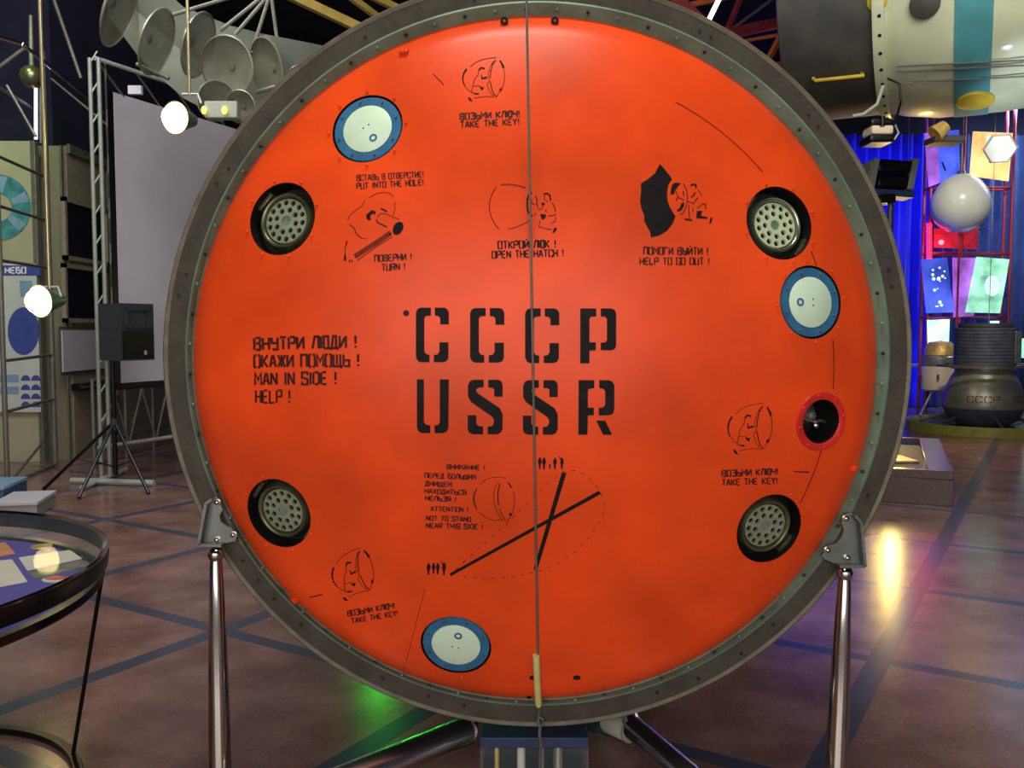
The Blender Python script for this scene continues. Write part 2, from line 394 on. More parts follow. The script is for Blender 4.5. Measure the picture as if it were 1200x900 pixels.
class Flat:
    """2-D strokes and outlines, later mapped on a surface"""
    def __init__(self): self.bm = bmesh.new()
    def poly(self, pts):
        f = self.bm.faces.new([self.bm.verts.new((a, b, 0)) for a, b in pts]); return self
    def disc(self, c, rx, ry=None, n=24, rot=0):
        ry = rx if ry is None else ry; cr, sr = math.cos(rot), math.sin(rot)
        return self.poly([(c[0] + rx * math.cos(t) * cr - ry * math.sin(t) * sr, c[1] + rx * math.cos(t) * sr + ry * math.sin(t) * cr) for t in [2 * math.pi * k / n for k in range(n)]])
    def stroke(self, pts, w, step=6.):
        q = [Vector((a, b)) for a, b in pts]; r = [q[0]]
        for a, b in zip(q, q[1:]):
            k = max(1, int((b - a).length / step))
            for i in range(1, k + 1): r.append(a.lerp(b, i / k))
        L = []; n = len(r)
        for i in range(n):
            t0 = (r[i] - r[i - 1]).normalized() if i else (r[1] - r[0]).normalized()
            t1 = (r[i + 1] - r[i]).normalized() if i < n - 1 else t0
            t = (t0 + t1)
            if t.length < 1e-6: t = t0
            t.normalize(); nn = Vector((-t.y, t.x)); c = max(.5, nn.dot(Vector((-t0.y, t0.x))))
            ww = (w[0] + (w[1] - w[0]) * i / (n - 1)) if isinstance(w, tuple) else w
            L.append((r[i] + nn * ww / 2 / c, r[i] - nn * ww / 2 / c))
        v = [(self.bm.verts.new((*a, 0)), self.bm.verts.new((*b, 0))) for a, b in L]
        for a, b in zip(v, v[1:]): self.bm.faces.new((a[0], a[1], b[1], b[0]))
        return self
    def arc(self, c, rx, ry, a0, a1, w, rot=0, n=24):
        cr, sr = math.cos(math.radians(rot)), math.sin(math.radians(rot)); pts = []
        for k in range(n + 1):
            t = math.radians(a0 + (a1 - a0) * k / n); x, y = rx * math.cos(t), -ry * math.sin(t)
            pts.append((c[0] + x * cr - y * sr, c[1] + x * sr + y * cr))
        return self.stroke(pts, w)
    def dashes(self, pts, w, on=6, off=5):
        q = [Vector(p) for p in pts]; acc = []; 
        for a, b in zip(q, q[1:]):
            k = max(2, int((b - a).length)); acc += [a.lerp(b, i / k) for i in range(k)]
        i = 0
        while i + on < len(acc): self.stroke([tuple(p) for p in acc[i:i + on:2]], w); i += on + off
        return self
    def text(self, s, x0, y0, x1, y1, h, w=None):
        """top left corner (x0,y0) to top right (x1,y1), image axes (y down)"""
        st, W = layout(s); a = Vector((x1 - x0, y1 - y0)); L = a.length; a /= L; dn = Vector((-a.y, a.x)); sx = L / W
        w = w or sx * 1.55
        for q in st: self.stroke([tuple(Vector((x0, y0)) + a * (p[0] * sx) + dn * (h * (1 - p[1] / 6))) for p in q], w, 50)
        return self
    def mapped(self, fn, maxlen):
        bm = self.bm
        bm.normal_update()
        for f_ in bm.faces:
            if f_.normal.z < 0: f_.normal_flip()
        bmesh.ops.triangulate(bm, faces=bm.faces, ngon_method='EAR_CLIP')
        for ax in (0, 1):
            lo = min(v.co[ax] for v in bm.verts); hi = max(v.co[ax] for v in bm.verts); n = int((hi - lo) / maxlen)
            for k in range(1, n + 1):
                pt = [0, 0, 0]; no = [0, 0, 0]; pt[ax] = lo + (hi - lo) * k / (n + 1); no[ax] = 1
                bmesh.ops.bisect_plane(bm, geom=bm.verts[:] + bm.edges[:] + bm.faces[:], plane_co=pt, plane_no=no, dist=1e-5)
        for v in bm.verts: v.co = fn(v.co.x, v.co.y)
        return bm
    def build(self, name, m, parent, fn, maxlen=9):
        mb = MB(); mb.bm.free(); mb.bm = self.mapped(fn, maxlen)
        return mb.build(name, m, parent, smooth=0)

# ================================================================== SETTING
XL, XR, YB, YF, ZC = -5.05, 11.2, 17.4, -5.0, 6.4
XW, YJ = -8.2, 10.2      # the hall widens in front of the left partition
struct(MB().box((XW - .2, YF, -.1), (XR, YB + .2, 0)), 'floor', M['floor'])
struct(MB().box((XW - .2, YF, ZC), (XR, YB + .2, ZC + .1)), 'ceiling', M['ceil'])
struct(MB().box((XL - .2, YJ, 0), (XL, YB, 3.58)), 'wall_left', M['beige'])
struct(MB().box((XL - .35, YJ, 3.58), (XL - .15, YB, ZC)), 'wall_left', M['navy'])
struct(MB().box((XW, YJ, 0), (XL - .2, YJ + .15, 3.58)), 'wall_left', M['beige'])
struct(MB().box((XW, YJ + .2, 3.58), (XL - .35, YJ + .3, ZC)), 'wall_left', M['navy'])
struct(MB().box((XW - .2, YF, 0), (XW, YJ + .3, ZC)), 'wall_left', M['beige'])
struct(MB().box((XL - .2, YB, 0), (XR, YB + .2, ZC)), 'wall_back', M['navy'])
struct(MB().box((XR, YF, 0), (XR + .2, YB + .2, ZC)), 'wall_right', M['curtaindark'])
# panel joints of the left wall
for i, px in enumerate((78, 131, 176)):
    Y = PX(px, 400, XL).y
    struct(MB().box((XL, Y - .02, .0), (XL + .015, Y + .02, 3.56)), 'trim_%d' % (i + 1), M['greytube'])
struct(MB().box((XL, YJ, 3.5), (XL + .04, YB, 3.6)), 'trim_4', M['greytube'])
def wall_window(i, x0, y0, x1, y1):
    a = PX(x0, y0, XL); b = PX(x1, y1, XL)
    y0_, y1_ = min(a.y, b.y), max(a.y, b.y); z1, z0 = max(a.z, PX(x1, y0, XL).z), PX(x0, y1, XL).z
    f = MB()
    for lo, hi in (((y0_, z0), (y1_, z0 + .05)), ((y0_, z1 - .05), (y1_, z1)), ((y0_, z0), (y0_ + .05, z1)), ((y1_ - .05, z0), (y1_, z1))):
        f.box((XL, lo[0], lo[1]), (XL + .05, hi[0], hi[1]))
    o = f.build('window_%d' % i, M['beige'], origin=(0, 0, 0)); o['kind'] = 'structure'
    MB().box((XL + .002, y0_ + .02, z0 + .02), (XL + .02, y1_ - .02, z1 - .02)).build('pane', M['darkglass'], o)
wall_window(1, 71, 246, 124, 304)
wall_window(2, 71, 316, 124, 378)

# blue curtains at the back right
def curtain(name, label, xa, xb, y, z0, z1, m, amp=.07, per=.22):
    mb = MB(); n = int((xb - xa) / .02)
    fr = [Vector((xa + (xb - xa) * k / n, y + amp * math.sin(2 * math.pi * (xb - xa) * k / n / per + .7 * math.sin(k * .05)), z0)) for k in range(n + 1)]
    bk = [p + Vector((0, .02, 0)) for p in reversed(fr)]
    loop = fr + bk
    mb.grid([loop, [p + Vector((0, 0, z1 - z0)) for p in loop]], True, True, True)
    return tag(mb.build(name, m), label, 'curtain')
curtain('stage_curtain', 'bright blue pleated curtain between the orange disc and the lit panels', P(905, 300, 17.1).x, P(1088, 300, 17.1).x, 17.1, .02, 5.2, M['curtain'])
curtain('stage_curtain', 'darker slate blue curtain behind the right side of the lit panels', P(1093, 300, 17.15).x, XR - .1, 17.15, .02, 5.2, M['curtaindark'])

# ================================================================== THE CAPSULE
Y0 = 2.6
C0 = P(630, 424, Y0)                 # ring centre
CO = P(627, 428, Y0 + .03)           # centre of the orange dome
RO = 400.5 * (Y0 + .03) / F; RI = 411.5 * Y0 / F; RR = 439 * Y0 / F
rs = np.linspace(0, RO, 600); RS, R1 = 2.3, .935
a1 = math.asin(R1 / RS)
th = np.where(rs < R1, np.arcsin(np.minimum(rs, R1) / RS), a1 + (math.radians(60) - a1) * ((rs - R1) / (RO - R1)) ** 1.2)
th = np.nan_to_num(th, nan=a1)
sl = np.tan(th); dr = rs[1] - rs[0]
wt = np.concatenate([[0], np.cumsum((sl[1:] + sl[:-1]) / 2 * dr)])
wt = (wt[-1] - wt) - .03             # height towards the viewer over the ring plane
def W(r): return float(np.interp(r, rs, wt))
def slope(r): return float(np.interp(r, rs, th))
def dome_pt(px, py, lift=0.):
    d = ray(px, py); Y = Y0 - .1
    for _ in range(25):
        t = Y / d.y; x, z = d.x * t, H + d.z * t
        r = math.hypot(x - CO.x, z - CO.z); Y = Y0 - W(min(r, RO))
    p = Vector((x, Y, z))
    return p + dome_n(p) * lift
def dome_n(p):
    dx, dz = p.x - CO.x, p.z - CO.z; r = math.hypot(dx, dz) or 1e-9; a = slope(min(r, RO))
    return Vector((math.sin(a) * dx / r, -math.cos(a), math.sin(a) * dz / r))
on_dome = lambda a, b: dome_pt(a, b, .0009)

caps = thing('descent_capsule', 'huge round orange spacecraft base with black CCCP USSR stencil lettering and dark ring', 'spacecraft', (C0.x, Y0 + .6, C0.z - RR))
AX = Matrix.Translation((C0.x, Y0, C0.z)) @ frame_of((0, -1, 0))     # +z local = towards the viewer
# brown hull with its front annulus
hull = MB().lathe([(RI, -.001), (RR - .006, -.001), (RR - .002, -.006), (RR - .004, -.06), (1.085, -.2), (1.05, -.5), (.98, -1.0), (.9, -1.45), (.78, -1.75), (.58, -1.98), (.3, -2.1), (.0001, -2.12)], AX, 160, False, False, False)
hull.build('ablative_hull', M['ablator'], caps)
MB().lathe([(RR - .014, 0), (RR - .004, .004), (RR, 0), (RR + .002, -.012), (RR, -.03), (RR - .01, -.03)], AX, 160, True).build('outer_rim', M['rim'], caps)
# grey green flange between brown ring and dome
fl = MB(); n = 160; rows = []
for r, w, t in ((RI + .004, .0, 0), (RI - .002, .003, 0), (RI - .004, 0, .1), (RO + .004, -.028, 1), (RO - .03, -.055, 1), (RO - .03, -.08, 1), (RI + .004, -.08, 0)):
    c = C0.lerp(CO, t)
    rows.append([Vector((c.x + r * math.cos(2 * math.pi * k / n), Y0 - w, c.z + r * math.sin(2 * math.pi * k / n))) for k in range(n)])
rows.append(rows[0])
fl.grid(rows); bmesh.ops.remove_doubles(fl.bm, verts=fl.bm.verts, dist=1e-6)
fl.build('mounting_flange', M['green'], caps)
# dome shell
prof = []
for r in np.concatenate([np.linspace(.004, R1, 60), np.linspace(R1, RO, 16)[1:]]): prof.append((float(r), W(r)))
T = .012
back = [(RO - .012, -.045)] + [(max(.004, r - .004), w - T) for r, w in reversed(prof) if r < RO - .02]
AXO = Matrix.Translation((CO.x, Y0, CO.z)) @ frame_of((0, -1, 0))
dm = MB().lathe(prof + back, AXO, 200, True)
# close the pin hole at the apex
dome = dm.build('bottom_dome', M['orange'], caps)
cut = MB()
PORTS = {'ul': (330, 256, .105), 'll': (326, 602, .105), 'ur': (914, 261, .105), 'lr': (902, 620, .105),
         'c1': (430, 150, .1035), 'c2': (951, 354, .1035), 'c3': (534, 757, .1035), 'eye': (962, 494, .064)}
FR = {}
for k, (px, py, r) in PORTS.items():
    p = dome_pt(px, py); nn = dome_n(p); up = Vector((0, 0, 1)); xa = up.cross(nn).normalized(); ya = nn.cross(xa)
    m = Matrix((xa, ya, nn)).transposed().to_4x4(); m.translation = p; FR[k] = m
    cut.lathe([(r, -.06), (r, .06)], Matrix.Translation(-WL[dome]) @ m, 64)
boolean(dome, cut.bm)
MB().lathe([(.0001, W(0) + .0004), (.008, W(0) + .0002), (.008, W(0) - .01), (.0001, W(0) - .01)], AXO, 16).build('centre_plug', M['orange'], caps)

def local(k, root):                      # transform of a port frame relative to the capsule empty
    m = FR[k].copy(); m.translation = m.translation - WL[root]; return m
# perforated plate mesh (one, shared)
pb = MB().lathe([(.0655, -.004), (.0655, .002), (.064, .004), (.0001, .004)], None, 56, False, True)
pl = pb.build('perforated_plate_source', M['plate'], None, origin=(0, 0, 0))
cb = MB()
for k in range(14):
    t = 2 * math.pi * k / 14; cb.cyl((.0535 * math.cos(t), .0535 * math.sin(t), -.01), (.0535 * math.cos(t), .0535 * math.sin(t), .02), .0078, n=14)
for k in range(8):
    t = 2 * math.pi * k / 8 + .2; cb.cyl((.0325 * math.cos(t), .0325 * math.sin(t), -.01), (.0325 * math.cos(t), .0325 * math.sin(t), .02), .0078, n=14)
cb.cyl((0, 0, -.01), (0, 0, .02), .0145, n=20)
boolean(pl, cb.bm)
PLATE = pl.data; PLATE2 = pl.data.copy(); PLATE2.materials[0] = M['plate2']; bpy.data.objects.remove(pl)
def screws(parent, R, n, m, ph=0., z=.0):
    for k in range(n):
        t = 2 * math.pi * k / n + ph
        MB().lathe([(.0042, z), (.0042, z + .002), (.0028, z + .0035), (.0001, z + .0042)], Matrix.Translation((R * math.cos(t), R * math.sin(t), 0)), 10).build('screw', m, parent, mtx=Matrix())
for key, lab, rim in (('ul', 'upper left nozzle port', M['olive']), ('ll', 'lower left nozzle port', M['olive']), ('ur', 'upper right nozzle port with brighter metal', M['brightring']), ('lr', 'lower right nozzle port', M['olive'])):
    # well: wall and floor
    port = MB().lathe([(.1045, -.003), (.1045, -.062), (.0001, -.064), ], None, 56, False, False, False).build('nozzle_port', M['dark'], caps, mtx=local(key, caps))
    tilt = Matrix.Translation((0, 0, 0))
    MB().lathe([(.088, -.062), (.086, -.04), (.0815, -.032), (.0805, -.02), (.078, -.0165), (.073, -.0165), (.070, -.019), (.068, -.028), (.0665, -.032), (.066, -.05)], None, 56, False, False, False).build('nozzle_ring', rim, port, mtx=Matrix())
    o = bpy.data.objects.new('perforated_plate', PLATE2 if key == 'ur' else PLATE); COL.objects.link(o); o.parent = port; o.matrix_local = Matrix.Translation((0, 0, -.027)) @ Matrix.Rotation(random.random(), 4, 'Z')
    MB().lathe([(.0001, -.0285), (.0142, -.0285)], None, 20, False, False, False).build('centre_hole', M['green'] , port, mtx=Matrix())
    MB().lathe([(.066, -.0345), (.0001, -.0345)], None, 40, False, False, False).build('plate_backing', M['dark'], port, mtx=Matrix())
    # side brackets visible beside the ring
    for s in (1, -1):
        b = MB(); mt = Matrix.Rotation(.9, 4, 'Z')
        b.box((-.03, s * .098 - .008, -.058), (.03, s * .098 + .004, -.022), mt, .002)
        b.build('retaining_clip', M['olive'], port, mtx=Matrix())
    screws(port, .1145, 8, M['orange'], .3)
for key, ang in (('c1', -55), ('c2', 180), ('c3', 75)):
    cov = MB().lathe([(.0001, -.02), (.098, -.02), (.0985, -.008), (.097, -.0045), (.0735, -.0045), (.0725, -.006), (.0001, -.006)], None, 56).build('port_cover', M['blue'], caps, mtx=local(key, caps))
    MB().lathe([(.0715, -.0055), (.0715, -.0035), (.0705, -.0028), (.0001, -.0028)], None, 48).build('cover_plate', M['cream'], cov, mtx=Matrix())
    t = math.radians(ang); c = Vector((.036 * math.cos(t), .036 * math.sin(t), 0))
    MB().lathe([(.0065, -.0028), (.0065, -.0012), (.0115, -.0012), (.0115, -.0028)], Matrix.Translation(c), 24, True).build('grommet', M['blue'], cov, mtx=Matrix())
    MB().lathe([(.0055, -.003), (.0001, -.0026)], Matrix.Translation(c), 16, False, False, False).build('grommet_hole', M['cream'], cov, mtx=Matrix())
    for s in (-1, 1):
        q = Vector((-.008 * math.cos(t) + s * .009 * math.sin(t), -.008 * math.sin(t) - s * .009 * math.cos(t), 0))
        MB().lathe([(.0024, -.003), (.0024, -.0024), (.0001, -.0022)], Matrix.Translation(q), 10).build('pin_hole', M['black'], cov, mtx=Matrix())
    for k in range(8):
        a = 2 * math.pi * k / 8 + .35
        MB().lathe([(.0038, -.0046), (.0038, -.001), (.0024, .001), (.0001, .0015)], Matrix.Translation((.0865 * math.cos(a), .0865 * math.sin(a), 0)), 8).build('bolt', M['steel'], cov, mtx=Matrix())
    MB().lathe([(.1025, -.003), (.1025, -.04), (.0001, -.041)], None, 48, False, False, False).build('port_recess', M['dark'], cov, mtx=Matrix())
    screws(cov, .1135, 8, M['orange'], .1)
# round peephole with a red ring and valve gear inside
eye = MB().lathe([(.0635, -.002), (.0635, .002), (.068, .0045), (.084, .003), (.0855, -.001)], None, 56, False, False, False).build('peephole', M['redring'], caps, mtx=local('eye', caps))
MB().lathe([(.0635, .0), (.0635, -.10), (.0001, -.10)], None, 40, False, False, False).build('peephole_well', M['dark'], eye, mtx=Matrix())
g = MB(); g.lathe([(.0001, -.022), (.012, -.026), (.016, -.034), (.03, -.05), (.034, -.095), (.0001, -.096)], Matrix.Translation((-.008, .012, 0)), 24)
g.build('valve_body', M['steel'], eye, mtx=Matrix())
MB().tube([(-.045, .012, -.03), (-.025, .001, -.024), (.005, -.002, -.02), (.022, -.001, -.024), (.04, -.008, -.034)], .005, 8).build('valve_lever', M['brightring'], eye, mtx=Matrix())
MB().sphere((.006, -.016, -.03), .012, 14, 8).build('valve_knob', M['chrome'], eye, mtx=Matrix())
for q in ((-.046, .026), (-.036, .03), (-.047, -.018), (-.036, -.02), (-.05, .006)):
    MB().sphere((q[0], q[1], -.05), .0045, 8, 6).build('rivet', M['chrome'], eye, mtx=Matrix())
screws(eye, .0765, 8, M['redring'], .2, .003)

# flange bolts
for k in range(72):
    t = 2 * math.pi * k / 72 + .03
    c = C0.lerp(CO, .55); r = (RI + RO) / 2 + .0005
    q = Vector((c.x + r * math.cos(t), Y0 + .012, c.z + r * math.sin(t)))
    inw = Vector((-math.cos(t) * .45, -.9, -math.sin(t) * .45)).normalized()
    MB().lathe([(.005, -.004), (.005, .005), (.0028, .006), (.0028, .013), (.0001, .0135)], Matrix.Translation(q) @ frame_of(inw), 8).build('flange_bolt', M['green'] if k % 2 else M['blackmetal'], caps)
# dark holes in the brown ring, in pairs
for a in (12, 14.7, 40, 42.4, 62, 64, 100, 118, 148, 151, 166, 169.5, 210, 214, 218, 222, 228, 244, 252, 258, 290, 297, 305, 312, 330, 334, 338):
    t = math.radians(a); r = RI + .026 + (.01 if int(a) % 2 else 0)
    MB().lathe([(.0052, -.004), (.0052, .0012), (.003, .0016), (.0001, .0012)], Matrix.Translation((C0.x + r * math.cos(t), Y0, C0.z + r * math.sin(t))) @ frame_of((0, -1, 0)), 10).build('fastener_hole', M['dark'], caps)
# two eye bolts on the flange at the top and grab lugs on the dome edge
for px in (591, 650):
    p = P(px, 24, Y0 - .005)
    MB().lathe([(.004, 0), (.004, .02), (.011, .02), (.011, 0)], Matrix.Translation(p) @ frame_of((0, -1, -.4)), 16, True).build('eye_bolt', M['blackmetal'], caps)
for px, py in ((474, 62), (1000, 548), (345, 702)):
    p = dome_pt(px, py); nn = dome_n(p)
    MB().box((-.013, -.009, -.004), (.013, .009, .012), Matrix.Translation(p) @ frame_of(nn), .003).build('lug', M['orange'], caps)
for px, py, r in ((676, 794, .011), (625, 794, .011), (476, 367, .0085), (620, 817, .007)):
    p = dome_pt(px, py, .0006)
    Flat().disc((px, py), r * F / 2.5, r * F / 2.5 * (.62 if py > 700 else 1)).build('drain_hole', M['dark'], dome, on_dome)
# seam line on the dome
for a0_, a1_ in ((62, 40.5), (22.5, 19.5), (5, -4.5), (-16, -27.5)): Flat().arc((628, 428), 349, 349, a0_, a1_, 1.1).build('panel_seam', M['faded'], dome, on_dome)
Flat().stroke([(498, 690), (484, 745), (470, 797)], .6).build('panel_seam', M['faded'], dome, on_dome)

# ---- lettering: big
z = lambda q: [(470 + a / 4.286, 340 + b / 4.286) for a, b in q]
C_ = [[(150,88),(98,88),(84,94),(75,112),(75,335),(84,355),(98,362),(143,362),(143,326),(125,320),(117,308),(117,140),(125,130),(150,128)],
      [(170,88),(218,88),(232,95),(240,112),(240,172),(197,172),(197,140),(188,130),(170,128)],
      [(238,262),(193,262),(193,308),(185,322),(165,326),(165,362),(212,362),(230,355),(238,338)]]
S_ = [[(415,450),(362,450),(345,458),(336,478),(336,532),(350,560),(458,636),(466,650),(466,668),(458,682),(435,686),(435,724),(485,724),(502,714),(510,695),(510,622),(495,592),(388,520),(378,506),(378,498),(388,490),(415,488)],
      [(438,450),(490,450),(504,458),(510,475),(510,535),(468,535),(468,500),(458,490),(438,490)],
      [(335,628),(378,628),(378,670),(388,682),(412,684),(412,724),(360,724),(342,715),(335,700)]]
P_ = [[(900,92),(980,92),(980,132),(952,134),(946,146),(946,262),(978,262),(978,302),(946,304),(946,368),(900,368)],
      [(1003,92),(1055,92),(1072,99),(1080,115),(1080,278),(1074,294),(1058,302),(1003,302),(1003,264),(1026,262),(1034,252),(1034,145),(1025,134),(1003,132)]]
U_ = [[(80,448),(115,448),(115,660),(125,676),(147,680),(147,718),(105,718),(88,710),(80,690)],
      [(195,448),(240,448),(238,690),(230,710),(212,718),(168,718),(168,680),(188,676),(195,660)]]
R_ = [[(892,452),(970,452),(970,492),(944,495),(938,505),(938,590),(968,590),(968,628),(938,630),(936,726),(890,726)],
      [(995,452),(1045,452),(1062,460),(1071,478),(1071,600),(1064,620),(1046,628),(993,630),(993,592),(1016,588),(1025,575),(1025,505),(1015,495),(995,492)],
      [(980,655),(1025,655),(1060,726),(1015,726)]]
def big(ps, dx=0, dy=0, sx=1, x0=0):
    f = Flat()
    for p in ps: f.poly(z([(x0 + (a - x0) * sx + dx, b + dy) for a, b in p]))
    f.build('stencil_letter', M['black'], dome, on_dome)
big(C_); big(C_, 272, 2, 1.04, 75); big(C_, 548, 4, 1.04, 75); big(P_)
big(U_); big(S_); big(S_, 277, 2, 1.0, 335); big(R_)
# ---- lettering: small blocks
def block(lines, m='small'):
    for a in lines: Flat().text(*a).build('stencil_text', M[m], dome, on_dome, 14)
block([('ВОЗЬМИ КЛЮЧ!', 539, 133.3, 608.5, 129.8, 7), ('TAKE THE KEY!', 539.5, 142.8, 608, 139, 7)])
block([('ВСТАВЬ В ОТВЕРСТИЕ!', 418, 205.5, 496, 201, 6.5), ('PUT INTO THE HOLE!', 418, 214.8, 496, 210.3, 6.6)])
block([('ПОВЕРНИ !', 439, 299.3, 482, 297, 7.3), ('TURN !', 447.5, 309.7, 474.5, 308.3, 7.4)])
block([('ОТКРОЙ ЛЮК !', 583.7, 283, 651, 281.5, 8.4), ('OPEN THE HATCH !', 576.7, 294.6, 660, 292.3, 8)], 'black')
block([('ПОМОГИ ВЫЙТИ !', 754.5, 289.8, 829.6, 290.5, 8.2), ('HELP TO GO OUT !', 750, 302.3, 831, 302.3, 7.6)])
block([('ВНУТРИ ЛЮДИ !', 298, 396, 417.5, 393.3, 14), ('ОКАЖИ ПОМОЩЬ !', 298, 416.4, 420.5, 415, 14), ('MAN IN SIDE !', 299, 437, 394, 436, 14), ('HELP !', 300, 457.5, 340, 457.5, 14.5)])
block([('ВНИМАНИЕ !', 524, 544.2, 568, 545.3, 5.4), ('ПЕРЕД БОЛЬШИМ', 498, 554.3, 557.7, 556.5, 5.4), ('ДНИЩЕМ', 498.7, 563.7, 529.5, 565.3, 5.4),
       ('НАХОДИТЬСЯ', 498, 572.7, 546.3, 574.5, 5.4), ('НЕЛЬЗЯ !', 498.7, 581, 534.4, 582.7, 5.2), ('ATTENTION !', 505, 593.5, 548.5, 594.6, 5.4),
       ('NOT TO STAND', 499.8, 604.3, 551.8, 606, 5.3), ('NEAR THIS SIDE !', 499.8, 613, 565.8, 614.6, 5.5)])
block([('ВОЗЬМИ КЛЮЧ!', 846, 551.3, 911.3, 549, 7), ('TAKE THE KEY!', 846, 562, 910.7, 559.7, 7)])
block([('ВОЗЬМИ КЛЮЧ!', 407, 715.8, 462, 706.2, 6.3), ('TAKE THE KEY!', 411.7, 724.6, 465.5, 715.3, 6)])
# ---- pictograms
def zz(ox, oy, s): return lambda *q: [(ox + a / s, oy + b / s) for a, b in q]
def pict(dark, faint):
    dark.build('stencil_pictogram', M['black'], dome, on_dome); faint.build('faded_outline', M['faded'], dome, on_dome)
# capsule with hatch and crouching figure (three times)
def key_sign(q, rot=None):
    d, f = Flat(), Flat(); w = 1.0
    d.stroke(q((133, 212), (108, 255), (97, 300), (100, 345), (118, 388)), (2.2, 1.2))
    f.stroke(q((165, 190), (215, 145), (280, 115), (350, 100), (410, 95)), .8)
    f.stroke(q((118, 388), (150, 430), (195, 460)), .8)
    f.stroke(q((200, 512), (260, 500), (320, 492), (390, 500)), .8)
    d.stroke(q((405, 118), (372, 170), (355, 240), (352, 305)), 1.1); d.stroke(q((352, 340), (362, 400), (380, 460), (405, 492)), 1.1)
    f.stroke(q((385, 125), (350, 190), (330, 270), (345, 330), (322, 375), (345, 440), (385, 495)), .8)
    d.stroke(q((440, 125), (462, 165), (475, 200)), (1.6, 3.0)); f.stroke(q((475, 200), (485, 270), (480, 350), (455, 430)), .9)
    d.stroke(q((455, 410), (440, 440)), 2.6); f.stroke(q((440, 440), (415, 490), (400, 500)), .8)
    d.stroke(q((245, 225), (265, 200), (300, 208)), 2.0); f.stroke(q((245, 225), (240, 270), (205, 320), (190, 390), (180, 435)), .9)
    d.stroke(q((270, 270), (275, 310), (322, 298)), (1.0, 2.4)); d.poly(q((245, 380), (272, 400), (295, 396), (280, 432), (262, 418)))
    f.stroke(q((180, 435), (190, 460), (240, 470)), .9); d.stroke(q((205, 464), (245, 468)), 1.8); f.stroke(q((190, 388), (250, 385)), .8)
    d.poly(q((145, 500), (165, 505), (178, 525), (190, 545), (165, 540), (150, 522)))
    pict(d, f)
key_sign(zz(840, 460, 7.5))
key_sign(lambda *pp: [(535 + (a * 1.14 - 45) / 9, 55 + (b * 1.03 + 15) / 9) for a, b in pp])
def rotq(*pp):
    o = []
    c, s_ = math.cos(math.radians(-14)), math.sin(math.radians(-14))
    for a, b in pp:
        x, y = (a - 290) / 7.9, (b - 310) / 7.9; o.append((413.5 + x * c - y * s_, 672 + x * s_ + y * c))
    return o
key_sign(rotq)
# key being turned in its hole
q = zz(395, 215, 8.18); d, f = Flat(), Flat()
f.stroke(q((310, 135), (380, 95), (450, 85), (505, 92), (540, 130)), .9); f.stroke(q((270, 160), (235, 220), (170, 265), (120, 310), (103, 355)), .8)
f.stroke(q((555, 180), (555, 240), (538, 310)), .9); d.stroke(q((118, 392), (165, 430), (190, 490), (235, 525)), 1.0); f.stroke(q((235, 525), (290, 528)), .8)
d.poly(q((280, 300), (335, 255), (372, 270), (368, 300), (345, 290), (325, 300), (318, 330), (330, 345), (310, 355), (283, 340)))
d.stroke(q((420, 240), (480, 270)), 1.8); f.stroke(q((385, 325), (420, 285), (480, 295), (545, 325), (600, 345)), .9)
d.stroke(q((382, 345), (385, 372), (430, 395), (480, 420)), 1.4); d.disc(q((585, 430))[0], 5.6, 8.2, 28, .5)
f.stroke(q((515, 470), (420, 540), (310, 610), (170, 700)), 5.5); d.stroke(q((515, 480), (500, 500)), 2)
f.stroke(q((530, 510), (400, 590), (190, 740)), 1.0)
d.stroke(q((95, 550), (78, 610), (76, 690)), .8); d.stroke(q((95, 555), (88, 590)), 1.6); d.poly(q((70, 680), (85, 680), (90, 740), (66, 740)))
d.stroke(q((118, 730), (125, 755)), 1.4); d.stroke(q((140, 730), (146, 755)), 1.2)
pict(d, f)
# hatch being opened
q = zz(565, 205, 8.57); d, f = Flat(), Flat()
d.stroke(q((140, 125), (100, 190), (75, 270), (72, 350), (95, 430), (130, 500), (170, 540)), .9)
f.stroke(q((185, 98), (280, 95), (370, 108), (440, 130)), 1.4); f.stroke(q((255, 545), (340, 525), (420, 490), (480, 455)), 1.0)
d.stroke(q((500, 178), (470, 200), (455, 240), (452, 310), (460, 370), (485, 405), (505, 415)), 2.0)
d.stroke(q((540, 210), (552, 260), (548, 290), (562, 325)), 1.2); f.stroke(q((500, 250), (495, 280), (530, 300)), 1); f.stroke(q((545, 380), (520, 410)), .9)
d.stroke(q((615, 195), (650, 185), (680, 205), (688, 260)), 1.8); f.stroke(q((630, 210), (620, 240), (660, 270)), .9)
d.disc(q((612, 292))[0], 2.0, 1.7); f.stroke(q((560, 345), (600, 340), (612, 300)), 1); d.stroke(q((640, 350), (645, 375)), 1.2)
d.poly(q((583, 392), (640, 398), (638, 430), (605, 450), (590, 425))); d.stroke(q((705, 280), (730, 330), (735, 375)), 1.0)
f.stroke(q((660, 412), (725, 405), (740, 390)), 1.2); f.stroke(q((740, 420), (735, 460), (690, 490)), 1.0)
f.stroke(q((580, 460), (570, 520), (640, 540), (700, 550)), 1.0); d.poly(q((720, 535), (748, 530), (750, 550), (725, 580), (700, 582), (715, 560)))
pict(d, f)
